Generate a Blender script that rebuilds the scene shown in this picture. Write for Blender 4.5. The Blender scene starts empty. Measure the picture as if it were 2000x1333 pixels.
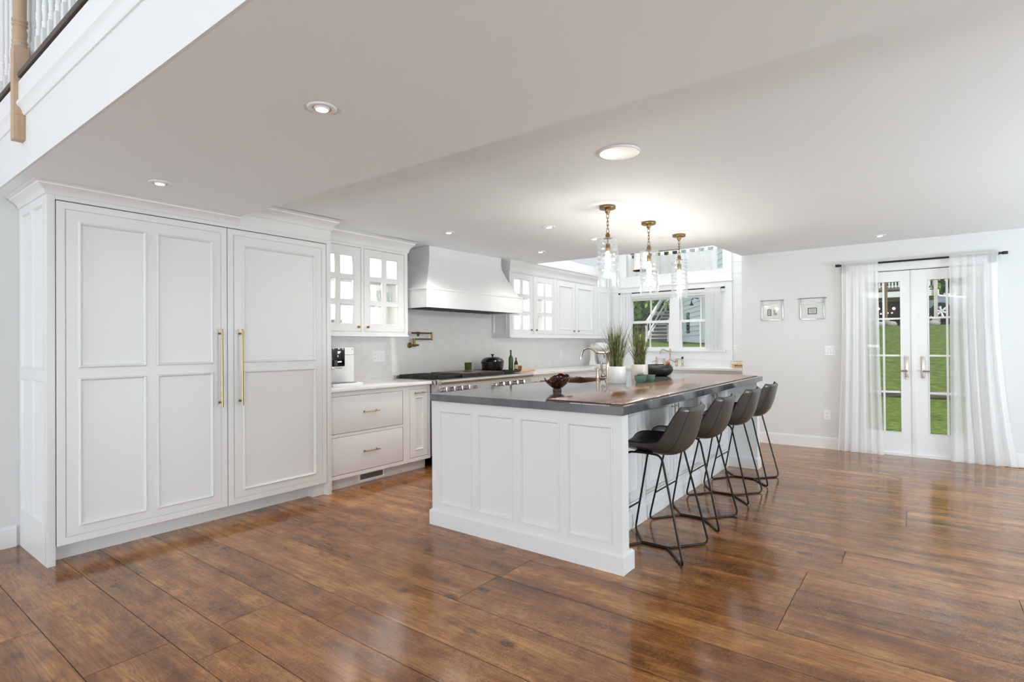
import bpy, bmesh, math, random
from mathutils import Vector, Matrix

# ------------------------------------------------------------------ camera, world, sun, daylight, exposure
SC = bpy.context.scene
COL = SC.collection
PI = math.pi
EYE = (0.0, 0.0, 1.30)
F_PX, YAW, PITCH, ROLL = 1061.7, math.radians(36.87), math.radians(0.33), math.radians(-0.403)


def make_camera():
    cy, sy = math.cos(YAW), math.sin(YAW)
    f = Vector((cy, sy, 0)); r = Vector((sy, -cy, 0)); u = Vector((0, 0, 1))
    f2 = f * math.cos(PITCH) + u * math.sin(PITCH)
    u2 = u * math.cos(PITCH) - f * math.sin(PITCH)
    r3 = r * math.cos(ROLL) + u2 * math.sin(ROLL)
    u3 = u2 * math.cos(ROLL) - r * math.sin(ROLL)
    cam = bpy.data.cameras.new('camera')
    cam.sensor_width = 36.0
    cam.lens = F_PX / 2000 * 36.0
    cam.clip_start, cam.clip_end = 0.05, 300
    o = bpy.data.objects.new('camera', cam)
    m = Matrix((r3, u3, -f2)).transposed().to_4x4()
    m.translation = Vector(EYE)
    o.matrix_world = m
    COL.objects.link(o)
    SC.camera = o


make_camera()

world = bpy.data.worlds.new('sky'); SC.world = world
world.use_nodes = True
bg = world.node_tree.nodes['Background']
bg.inputs[0].default_value = (0.86, 0.93, 1.0, 1)
bg.inputs[1].default_value = 0.80


def lamp(kind, name, loc, energy, color=(1, 1, 1), size=None, size_y=None, look=None, **kw):
    L = bpy.data.lights.new(name, kind); L.energy = energy; L.color = color
    if kind == 'AREA':
        L.shape = 'RECTANGLE' if size_y else 'DISK'
        L.size = size
        if size_y: L.size_y = size_y
    for k, v in kw.items(): setattr(L, k, v)
    o = bpy.data.objects.new(name, L); o.location = loc
    if look is not None:
        o.rotation_euler = Vector(look).to_track_quat('-Z', 'Y').to_euler()
    COL.objects.link(o)
    return o


lamp('SUN', 'sun', (0, 0, 20), 2.4, (1.0, 0.95, 0.86), look=(0.42, 0.38, -0.82), angle=0.02)
# daylight entering through the tall glazing of the great room behind the camera;
# the low and side ones are added fill, tilted up to brighten the ceiling
COOL = (0.90, 0.955, 1.0)
LOW_FILL = (0.78, 0.905, 1.0)  # bluish tint of the added low fill, offsets the warm floor bounce
SIDE = (0.75, 0.91, 1.0)
lamp('AREA', 'daylight_great_room_left', (-5.45, 3.0, 2.3), 24, COOL, 2.4, 3.6, (1, 0.0, 0.2))
lamp('AREA', 'daylight_great_room_right', (-5.45, -2.6, 2.3), 34, COOL, 2.0, 3.6, (1, 0.1, 0.2))
lamp('AREA', 'ceiling_fill_low_left', (-5.45, 3.0, 0.6), 100, LOW_FILL, 2.4, 1.0, (1, 0.0, 0.8))
lamp('AREA', 'ceiling_fill_low_right', (-5.45, -2.6, 0.6), 95, LOW_FILL, 2.0, 1.0, (1, 0.1, 0.8))
lamp('AREA', 'ceiling_fill_side_a', (-0.6, -4.15, 0.8), 10, SIDE, 2.6, 1.1, (0.4, 1, 0.8))
lamp('AREA', 'ceiling_fill_side_b', (4.2, -4.15, 0.6), 190, SIDE, 2.6, 1.0, (-0.05, 0.5, 1.0))
lamp('AREA', 'daylight_french_doors', (8.7, 0.05, 2.95), 80, (0.97, 0.985, 1.0), 2.2, 1.0, (-1, 0, -0.85))
lamp('AREA', 'daylight_sink_window', (10.0, 3.3, 4.0), 110, (0.97, 0.985, 1.0), 2.2, 1.0, (-1, 0, -1.6))
lamp('AREA', 'bay_fill', (7.6, 3.3, 4.05), 42, (0.97, 0.985, 1.0), 2.0, 1.6, (0, 0, -1))  # added lamp under the closed bay ceiling, brightens the bay

SC.view_settings.view_transform = 'Standard'
SC.view_settings.look = 'None'
SC.view_settings.gamma = 1.0
SC.view_settings.use_curve_mapping = False
SC.view_settings.exposure = 0.70
SC.cycles.use_denoising = True
SC.cycles.max_bounces = 10
SC.cycles.diffuse_bounces = 6
SC.cycles.glossy_bounces = 4
SC.cycles.transparent_max_bounces = 16
SC.cycles.sample_clamp_indirect = 6.0
SC.cycles.caustics_reflective = False
SC.cycles.caustics_refractive = False


# ------------------------------------------------------------------ materials
def lin(c):
    c = c / 255.0
    return c / 12.92 if c <= 0.04045 else ((c + 0.055) / 1.055) ** 2.4


def rgb(r, g, b): return (lin(r), lin(g), lin(b), 1)


def mat(name, color, rough=0.5, metal=0.0, spec=0.5, coat=0.0, emit=None, estr=0.0, bump=0.0, bscale=200.0, sheen=0.0):
    m = bpy.data.materials.new(name); m.use_nodes = True
    p = m.node_tree.nodes['Principled BSDF']
    p.inputs['Base Color'].default_value = color
    p.inputs['Roughness'].default_value = rough
    p.inputs['Metallic'].default_value = metal
    p.inputs['Specular IOR Level'].default_value = spec
    p.inputs['Coat Weight'].default_value = coat
    p.inputs['Coat Roughness'].default_value = 0.08
    if emit:
        p.inputs['Emission Color'].default_value = emit
        p.inputs['Emission Strength'].default_value = estr
    if bump:
        nt = m.node_tree
        tc = nt.nodes.new('ShaderNodeTexCoord'); n = nt.nodes.new('ShaderNodeTexNoise'); b = nt.nodes.new('ShaderNodeBump')
        n.inputs['Scale'].default_value = bscale; n.inputs['Detail'].default_value = 3
        b.inputs['Strength'].default_value = bump; b.inputs['Distance'].default_value = 0.002
        nt.links.new(tc.outputs['Object'], n.inputs['Vector'])
        nt.links.new(n.outputs['Fac'], b.inputs['Height']); nt.links.new(b.outputs['Normal'], p.inputs['Normal'])
    return m


class NT:
    """small node-tree helper"""
    def __init__(s, name):
        s.m = bpy.data.materials.new(name); s.m.use_nodes = True
        s.t = s.m.node_tree; s.p = s.t.nodes['Principled BSDF']; s.out = s.t.nodes['Material Output']

    def n(s, kind, **inp):
        nd = s.t.nodes.new(kind)
        for k, v in inp.items():
            if k.startswith('_'): setattr(nd, k[1:], v)
            else:
                key = int(k[1:]) if k[0] == 'i' and k[1:].isdigit() else k.replace('__', ' ')
                s.set(nd.inputs[key], v)
        return nd

    def set(s, sock, v):
        if isinstance(v, bpy.types.NodeSocket): s.t.links.new(v, sock)
        elif isinstance(v, bpy.types.Node): s.t.links.new(v.outputs[0], sock)
        else: sock.default_value = v

    def math(s, op, a, b=0.5, clamp=False):
        nd = s.n('ShaderNodeMath', _operation=op, _use_clamp=clamp); s.set(nd.inputs[0], a); s.set(nd.inputs[1], b); return nd

    def ramp(s, fac, stops):
        nd = s.n('ShaderNodeValToRGB'); s.set(nd.inputs[0], fac)
        e = nd.color_ramp.elements
        while len(e) < len(stops): e.new(0.5)
        for el, (pos, c) in zip(e, stops): el.position = pos; el.color = c
        return nd

    def mix(s, fac, a, b, mode='MIX'):
        nd = s.n('ShaderNodeMix', _data_type='RGBA', _blend_type=mode)
        s.set(nd.inputs[0], fac); s.set(nd.inputs[6], a); s.set(nd.inputs[7], b)
        return nd.outputs[2]

    def bump(s, h, strength=0.2, dist=0.002):
        b = s.n('ShaderNodeBump', Strength=strength, Distance=dist); s.set(b.inputs['Height'], h)
        s.set(s.p.inputs['Normal'], b)


def floor_material():
    k = NT('pine_planks')
    geo = k.n('ShaderNodeNewGeometry')
    at = k.n('ShaderNodeAttribute', _attribute_name='plank')
    off = k.n('ShaderNodeVectorMath', _operation='MULTIPLY'); k.set(off.inputs[0], at.outputs['Color']); off.inputs[1].default_value = (37, 91, 13)
    pos = k.n('ShaderNodeVectorMath', _operation='ADD'); k.set(pos.inputs[0], geo.outputs['Position']); k.set(pos.inputs[1], off.outputs[0])
    mp = k.n('ShaderNodeMapping'); k.set(mp.inputs[0], pos.outputs[0]); mp.inputs['Scale'].default_value = (9, 0.75, 1)
    warp = k.n('ShaderNodeTexNoise', Scale=1.3, Detail=3.0, Distortion=0.6); k.set(warp.inputs['Vector'], mp.outputs[0])
    # growth rings: bands of warped distance across the board
    ring = k.math('PINGPONG', k.math('MULTIPLY', warp.outputs['Fac'], 15.0), 0.5)
    ring = k.ramp(ring, [(0.10, (0, 0, 0, 1)), (0.42, (0.55, 0.55, 0.55, 1)), (0.50, (1, 1, 1, 1))])
    fine = k.n('ShaderNodeTexNoise', Scale=1.0, Detail=6.0, Roughness=0.7)
    mf = k.n('ShaderNodeMapping'); k.set(mf.inputs[0], pos.outputs[0]); mf.inputs['Scale'].default_value = (120, 4, 1); k.set(fine.inputs['Vector'], mf.outputs[0])
    broad = k.n('ShaderNodeTexNoise', Scale=1.0, Detail=4.0, Roughness=0.6)
    mb = k.n('ShaderNodeMapping'); k.set(mb.inputs[0], pos.outputs[0]); mb.inputs['Scale'].default_value = (7, 1.1, 1); k.set(broad.inputs['Vector'], mb.outputs[0])
    base = k.ramp(broad.outputs['Fac'], [(0.28, rgb(92, 50, 20)), (0.44, rgb(150, 94, 46)), (0.54, rgb(172, 114, 58)), (0.70, rgb(202, 148, 88))])
    sep = k.n('ShaderNodeSeparateColor'); k.set(sep.inputs[0], at.outputs['Color'])
    c = k.mix(k.math('MULTIPLY', ring, 0.55), base.outputs[0], rgb(92, 52, 26))
    c = k.mix(k.ramp(fine.outputs['Fac'], [(0.36, (1, 1, 1, 1)), (0.58, (0, 0, 0, 1))]), c, k.mix(0.45, c, rgb(84, 46, 25)))
    tint = k.ramp(sep.outputs[0], [(0, (0.84, 0.81, 0.80, 1)), (0.5, (1, 1, 1, 1)), (1, (1.12, 1.10, 1.08, 1))])
    c = k.mix(1.0, c, tint.outputs[0], 'MULTIPLY')
    # knots
    vor = k.n('ShaderNodeTexVoronoi', Scale=1.0, Randomness=1.0)
    mv = k.n('ShaderNodeMapping'); k.set(mv.inputs[0], pos.outputs[0]); mv.inputs['Scale'].default_value = (3.4, 2.1, 0.001); k.set(vor.inputs['Vector'], mv.outputs[0])
    wob = k.n('ShaderNodeTexNoise', Scale=26.0, Detail=2.0); k.set(wob.inputs['Vector'], pos.outputs[0])
    kd = k.math('ADD', vor.outputs['Distance'], k.math('MULTIPLY', k.math('SUBTRACT', wob.outputs['Fac'], 0.5), 0.06))
    knot = k.ramp(kd, [(0.045, (1, 1, 1, 1)), (0.12, (0.0, 0.0, 0.0, 1))])
    c = k.mix(k.math('MULTIPLY', knot.outputs[0], 0.88), c, rgb(54, 26, 16))
    # dark worn stains, long along the board
    st = k.n('ShaderNodeTexNoise', Scale=1.0, Detail=5.0, Roughness=0.62)
    ms = k.n('ShaderNodeMapping'); k.set(ms.inputs[0], pos.outputs[0]); ms.inputs['Scale'].default_value = (10, 2.4, 1); k.set(st.inputs['Vector'], ms.outputs[0])
    stain = k.ramp(st.outputs['Fac'], [(0.57, (0, 0, 0, 1)), (0.68, (1, 1, 1, 1))])
    c = k.mix(k.math('MULTIPLY', stain.outputs[0], 0.62), c, rgb(82, 48, 28))
    # pale scuffs and scratches in the varnish
    area = k.n('ShaderNodeTexNoise', Scale=1.1, Detail=3.0); k.set(area.inputs['Vector'], geo.outputs['Position'])
    worn = k.ramp(area.outputs['Fac'], [(0.38, (0, 0, 0, 1)), (0.62, (1, 1, 1, 1))])
    for scale, width, amt in ((13.0, 0.012, 0.55), (31.0, 0.020, 0.5)):
        sc = k.n('ShaderNodeTexNoise', Scale=scale, Detail=3.0, Roughness=0.6, Distortion=3.5); k.set(sc.inputs['Vector'], geo.outputs['Position'])
        scr = k.math('MULTIPLY', k.ramp(k.math('ABSOLUTE', k.math('SUBTRACT', sc.outputs['Fac'], 0.5)), [(0.0, (1, 1, 1, 1)), (width, (0, 0, 0, 1))]), worn)
        c = k.mix(k.math('MULTIPLY', scr, amt), c, rgb(222, 182, 142))
    mot = k.n('ShaderNodeTexNoise', Scale=9.0, Detail=6.0, Roughness=0.7); k.set(mot.inputs['Vector'], geo.outputs['Position'])
    c = k.mix(1.0, c, k.ramp(mot.outputs['Fac'], [(0.34, (0.74, 0.72, 0.70, 1)), (0.60, (1.08, 1.07, 1.06, 1))]).outputs[0], 'MULTIPLY')
    k.set(k.p.inputs['Base Color'], c)
    r = k.n('ShaderNodeTexNoise', Scale=2.2, Detail=4.0); k.set(r.inputs['Vector'], geo.outputs['Position'])
    rr = k.ramp(r.outputs['Fac'], [(0.3, (0.10, 0.10, 0.10, 1)), (0.7, (0.20, 0.20, 0.20, 1))])
    k.set(k.p.inputs['Roughness'], rr.outputs[0])
    k.p.inputs['Specular IOR Level'].default_value = 0.55
    wave = k.n('ShaderNodeTexNoise', Scale=3.0, Detail=2.0); k.set(wave.inputs['Vector'], pos.outputs[0])
    k.bump(k.math('ADD', k.math('MULTIPLY', fine.outputs['Fac'], 0.25), wave.outputs['Fac']), 0.07, 0.004)
    return k.m


def veined_stone():
    k = NT('veined_stone')
    tc = k.n('ShaderNodeTexCoord')
    n1 = k.n('ShaderNodeTexNoise', Scale=1.6, Detail=8.0, Roughness=0.6, Distortion=1.4); k.set(n1.inputs['Vector'], tc.outputs['Object'])
    v = k.ramp(k.math('ABSOLUTE', k.math('SUBTRACT', n1.outputs['Fac'], 0.5)), [(0.0, (1, 1, 1, 1)), (0.05, (0, 0, 0, 1))])
    n2 = k.n('ShaderNodeTexNoise', Scale=1.1, Detail=3.0); k.set(n2.inputs['Vector'], tc.outputs['Object'])
    c = k.mix(k.math('MULTIPLY', k.math('MULTIPLY', v, n2.outputs['Fac']), 0.16), rgb(228, 226, 223), rgb(172, 168, 162))
    k.set(k.p.inputs['Base Color'], c); k.p.inputs['Roughness'].default_value = 0.18
    return k.m


def wood(name, c1, c2, axis=1, scale=1.0, rough=0.35, dark=None):
    k = NT(name)
    tc = k.n('ShaderNodeTexCoord'); mp = k.n('ShaderNodeMapping'); k.set(mp.inputs[0], tc.outputs['Object'])
    s = [14 * scale] * 3; s[axis] = 1.2 * scale; mp.inputs['Scale'].default_value = s
    n = k.n('ShaderNodeTexNoise', Scale=1.0, Detail=6.0, Roughness=0.62, Distortion=0.7); k.set(n.inputs['Vector'], mp.outputs[0])
    st = [(0.34, c1), (0.62, c2)] if dark is None else [(0.30, dark), (0.46, c1), (0.66, c2)]
    r = k.ramp(n.outputs['Fac'], st)
    k.set(k.p.inputs['Base Color'], r.outputs[0]); k.p.inputs['Roughness'].default_value = rough
    k.bump(n.outputs['Fac'], 0.1, 0.002)
    return k.m


def burl():
    k = NT('burl_wood')
    tc = k.n('ShaderNodeTexCoord')
    n = k.n('ShaderNodeTexNoise', Scale=18.0, Detail=5.0, Distortion=2.2); k.set(n.inputs['Vector'], tc.outputs['Object'])
    r = k.ramp(n.outputs['Fac'], [(0.32, rgb(14, 7, 6)), (0.52, rgb(60, 22, 13)), (0.62, rgb(108, 50, 22)), (0.72, rgb(30, 12, 9))])
    k.set(k.p.inputs['Base Color'], r.outputs[0]); k.p.inputs['Roughness'].default_value = 0.12
    return k.m


def zinc():
    k = NT('honed_dark_stone')
    geo = k.n('ShaderNodeNewGeometry')
    n = k.n('ShaderNodeTexNoise', Scale=3.5, Detail=5.0, Roughness=0.6); k.set(n.inputs['Vector'], geo.outputs['Position'])
    r = k.ramp(n.outputs['Fac'], [(0.35, rgb(80, 82, 86)), (0.65, rgb(104, 105, 107))])
    k.set(k.p.inputs['Base Color'], r.outputs[0])
    k.set(k.p.inputs['Roughness'], k.ramp(n.outputs['Fac'], [(0.3, (0.06, 0.06, 0.06, 1)), (0.7, (0.12, 0.12, 0.12, 1))]).outputs[0])
    k.p.inputs['Specular IOR Level'].default_value = 0.85
    return k.m


def clear_glass(name, tint=(1, 1, 1, 1), refl=1.0, waves=False):
    k = NT(name); k.t.nodes.remove(k.p)
    tr = k.n('ShaderNodeBsdfTransparent'); tr.inputs[0].default_value = tint
    gl = k.n('ShaderNodeBsdfGlossy', Roughness=0.02); gl.inputs[0].default_value = (1, 1, 1, 1)
    fr = k.n('ShaderNodeFresnel', IOR=1.5)
    fac = k.math('MULTIPLY', fr.outputs[0], refl, True)
    if waves:
        lw = k.n('ShaderNodeLayerWeight', Blend=0.35)
        fac = k.math('ADD', k.math('MULTIPLY', lw.outputs['Facing'], 0.55), 0.05, True)
    mx = k.n('ShaderNodeMixShader'); k.set(mx.inputs[0], fac)
    k.t.links.new(tr.outputs[0], mx.inputs[1]); k.t.links.new(gl.outputs[0], mx.inputs[2])
    k.t.links.new(mx.outputs[0], k.out.inputs[0])
    return k.m


def sheer(name, clear=0.25):
    k = NT(name); k.t.nodes.remove(k.p)
    tr = k.n('ShaderNodeBsdfTransparent')
    di = k.n('ShaderNodeBsdfDiffuse'); di.inputs[0].default_value = (0.96, 0.96, 0.96, 1)
    tl = k.n('ShaderNodeBsdfTranslucent'); tl.inputs[0].default_value = (0.97, 0.97, 0.97, 1)
    a = k.n('ShaderNodeMixShader', i0=0.4); k.t.links.new(di.outputs[0], a.inputs[1]); k.t.links.new(tl.outputs[0], a.inputs[2])
    b = k.n('ShaderNodeMixShader', i0=clear); k.t.links.new(a.outputs[0], b.inputs[1]); k.t.links.new(tr.outputs[0], b.inputs[2])
    k.t.links.new(b.outputs[0], k.out.inputs[0])
    return k.m


def lawn_material():
    k = NT('lawn_grass')
    geo = k.n('ShaderNodeNewGeometry')
    n = k.n('ShaderNodeTexNoise', Scale=7.0, Detail=8.0, Roughness=0.8); k.set(n.inputs['Vector'], geo.outputs['Position'])
    r = k.ramp(n.outputs['Fac'], [(0.32, rgb(54, 70, 30)), (0.52, rgb(94, 114, 54)), (0.72, rgb(136, 150, 86))])
    k.set(k.p.inputs['Base Color'], r.outputs[0]); k.p.inputs['Roughness'].default_value = 0.9
    k.p.inputs['Specular IOR Level'].default_value = 0.1
    k.bump(n.outputs['Fac'], 1.0, 0.05)
    return k.m


def leafy(name, c1, c2, scale=6.0):
    k = NT(name)
    geo = k.n('ShaderNodeNewGeometry')
    n = k.n('ShaderNodeTexNoise', Scale=scale, Detail=2.0); k.set(n.inputs['Vector'], geo.outputs['Position'])
    r = k.ramp(n.outputs['Fac'], [(0.35, c1), (0.65, c2)])
    k.set(k.p.inputs['Base Color'], r.outputs[0]); k.p.inputs['Roughness'].default_value = 0.6
    k.p.inputs['Specular IOR Level'].default_value = 0.25
    return k.m


M = {}
M['wall'] = mat('wall_paint', (0.74, 0.74, 0.735, 1), 0.65, bump=0.05, bscale=60)
M['ceil'] = mat('ceiling_paint', (0.84, 0.875, 0.895, 1), 0.75)
M['white'] = mat('cabinet_paint', (0.745, 0.74, 0.735, 1), 0.38)
M['trim'] = mat('trim_paint', (0.83, 0.83, 0.83, 1), 0.35)
M['floor'] = floor_material()
M['gap'] = mat('floor_gap', rgb(40, 22, 12), 0.8)
M['stone'] = veined_stone()
M['quartz'] = mat('white_quartz', rgb(236, 236, 234), 0.15)
M['zinc'] = zinc()
M['inlay'] = wood('inlay_wood', rgb(116, 70, 46), rgb(150, 104, 74), 0, 0.6, 0.16, rgb(88, 50, 32))
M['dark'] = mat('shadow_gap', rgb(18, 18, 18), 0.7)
M['brass'] = mat('brushed_brass', rgb(166, 140, 92), 0.34, 1.0)
M['nickel'] = mat('satin_nickel', rgb(190, 178, 166), 0.3, 1.0)
M['abrass'] = mat('antique_brass', rgb(136, 110, 70), 0.3, 1.0)
M['champagne'] = mat('polished_bronze', rgb(202, 186, 168), 0.12, 1.0)
M['copperdark'] = mat('brown_metal', rgb(120, 92, 74), 0.3, 0.9)
M['steel'] = mat('brushed_steel', rgb(196, 192, 186), 0.28, 1.0)
M['chrome'] = mat('polished_steel', rgb(222, 222, 222), 0.08, 1.0)
M['iron'] = mat('cast_iron', rgb(24, 24, 25), 0.5)
M['griddle'] = mat('griddle_cover', rgb(92, 62, 52), 0.35)
M['enamel'] = mat('black_enamel', rgb(16, 16, 17), 0.22)
M['black'] = mat('black_plastic', rgb(8, 8, 9), 0.12)
M['rod'] = mat('black_rod', rgb(14, 14, 15), 0.4)
M['leg'] = mat('dark_bronze_steel', rgb(40, 34, 30), 0.35, 0.7)
M['leather'] = mat('charcoal_leather', rgb(60, 57, 52), 0.30, spec=0.6, bump=0.15, bscale=260)
M['seatleather'] = mat('black_leather', rgb(24, 23, 22), 0.42, bump=0.15, bscale=260)
M['seam'] = mat('leather_seam', rgb(22, 21, 20), 0.6)
M['plastic'] = mat('white_plastic', rgb(240, 240, 240), 0.3)
M['slot'] = mat('dark_slot', rgb(70, 70, 70), 0.6)
M['ceramic'] = mat('white_ceramic', rgb(238, 235, 230), 0.25)
M['ceramic2'] = mat('cream_ceramic', rgb(226, 216, 206), 0.35)
M['green'] = mat('green_glaze', rgb(108, 138, 118), 0.18, bump=0.1, bscale=40)
M['greenrim'] = mat('green_glaze_rim', rgb(120, 112, 84), 0.3)
M['soil'] = mat('potting_soil', rgb(44, 34, 26), 0.9)
M['blade'] = leafy('grass_blades', rgb(56, 66, 30), rgb(122, 122, 70), 40)
M['bladetip'] = leafy('grass_blades_dry', rgb(70, 66, 44), rgb(120, 108, 74), 40)
M['succulent'] = mat('succulent_leaf', rgb(96, 124, 104), 0.5)
M['stoneware'] = mat('black_stoneware', rgb(34, 32, 31), 0.38, bump=0.1, bscale=30)
M['burl'] = burl()
M['walnut'] = wood('brown_wood', rgb(112, 62, 32), rgb(158, 96, 52), 2, 3.0, 0.4)
M['maple'] = wood('maple_board', rgb(188, 138, 88), rgb(214, 170, 120), 0, 2.0, 0.5)
M['newel'] = wood('raw_beech', rgb(178, 148, 122), rgb(200, 170, 144), 2, 1.2, 0.55)
M['dkwood'] = wood('dark_oak', rgb(60, 46, 38), rgb(86, 70, 60), 1, 2.0, 0.45)
M['bottle'] = mat('green_bottle', rgb(44, 70, 18), 0.08, coat=0.3)
M['sauce'] = mat('dark_bottle', rgb(30, 18, 14), 0.12)
M['paperlabel'] = mat('paper_label', rgb(206, 186, 160), 0.7)
M['redlabel'] = mat('label_mark', rgb(120, 44, 34), 0.7)
M['mug'] = mat('green_cup', rgb(58, 68, 28), 0.15)
M['saucer'] = mat('stone_coaster', rgb(176, 166, 158), 0.5)
M['glass'] = clear_glass('window_glass', (0.97, 0.985, 0.98, 1), 1.0)
M['cabglass'] = clear_glass('cabinet_glass', (0.97, 0.98, 0.975, 1), 0.12)
M['picglass'] = clear_glass('picture_glass', (0.97, 0.98, 0.975, 1), 0.05)
M['wavy'] = clear_glass('wavy_glass', (0.985, 0.99, 0.99, 1), 1.0, True)
M['drink'] = clear_glass('drinking_glass', (0.93, 0.95, 0.95, 1), 1.0, True)
M['sheer'] = sheer('sheer_curtain', 0.26)
M['sheer2'] = sheer('thin_valance', 0.30)
M['bulb'] = mat('lit_bulb', (1, 0.9, 0.75, 1), 0.3, emit=(1.0, 0.80, 0.52, 1), estr=9.0)
M['led'] = mat('lit_downlight', (1, 1, 1, 1), 0.3, emit=(1, 0.98, 0.94, 1), estr=9.0)
M['strip'] = mat('lit_strip', (1, 1, 1, 1), 0.3, emit=(1, 0.97, 0.92, 1), estr=30.0)
M['icon'] = mat('lit_icon', (1, 1, 1, 1), 0.3, emit=(0.9, 0.95, 1, 1), estr=0.8)
M['patiolamp'] = mat('warm_lamp', (1, 0.9, 0.8, 1), 0.3, emit=(1.0, 0.85, 0.68, 1), estr=1.6)
M['shade'] = mat('linen_shade', rgb(236, 234, 230), 0.8)
M['silver'] = mat('silver_frame', rgb(206, 206, 204), 0.18, 1.0)
M['mat_board'] = mat('mat_board', rgb(232, 231, 228), 0.7)
M['ink'] = mat('dark_ink', rgb(38, 36, 36), 0.7)
M['sepia'] = mat('sepia_print', rgb(168, 154, 136), 0.7)
M['paper'] = mat('print_paper', rgb(214, 210, 202), 0.7)
M['eggbox'] = mat('printed_card', rgb(226, 196, 136), 0.7)
M['shirt'] = mat('shiplap_paint', (0.83, 0.83, 0.83, 1), 0.45)
M['lawn'] = lawn_material()
M['leaf1'] = leafy('tree_leaves', rgb(78, 122, 44), rgb(170, 200, 96), 2.5)
M['leaf2'] = leafy('dark_tree_leaves', rgb(56, 94, 38), rgb(120, 158, 70), 2.0)
M['bark'] = mat('tree_bark', rgb(84, 70, 58), 0.9)
M['siding'] = mat('grey_siding', rgb(222, 228, 236), 0.6)
M['greytrim'] = mat('pale_trim', rgb(226, 230, 234), 0.6)
M['darkglass'] = mat('dark_window', rgb(40, 46, 54), 0.1)
M['greywood'] = wood('weathered_wood', rgb(176, 172, 168), rgb(212, 208, 204), 2, 1.0, 0.8)
M['darktread'] = mat('stair_riser', rgb(108, 106, 106), 0.8)
M['brownwood'] = wood('brown_post', rgb(104, 84, 66), rgb(140, 116, 92), 2, 1.0, 0.8)
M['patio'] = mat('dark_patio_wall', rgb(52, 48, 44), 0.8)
M['log'] = wood('old_log', rgb(84, 78, 72), rgb(128, 122, 114), 1, 0.6, 0.9, rgb(34, 32, 30))
M['car'] = mat('silver_car_paint', rgb(150, 156, 168), 0.25, 0.6, coat=0.5)
M['tyre'] = mat('tyre_rubber', rgb(20, 20, 21), 0.8)
M['rock'] = mat('grey_rock', rgb(150, 148, 146), 0.85)


# ------------------------------------------------------------------ geometry helpers
def root_of(o):
    while o.parent is not None: o = o.parent
    return o


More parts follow.
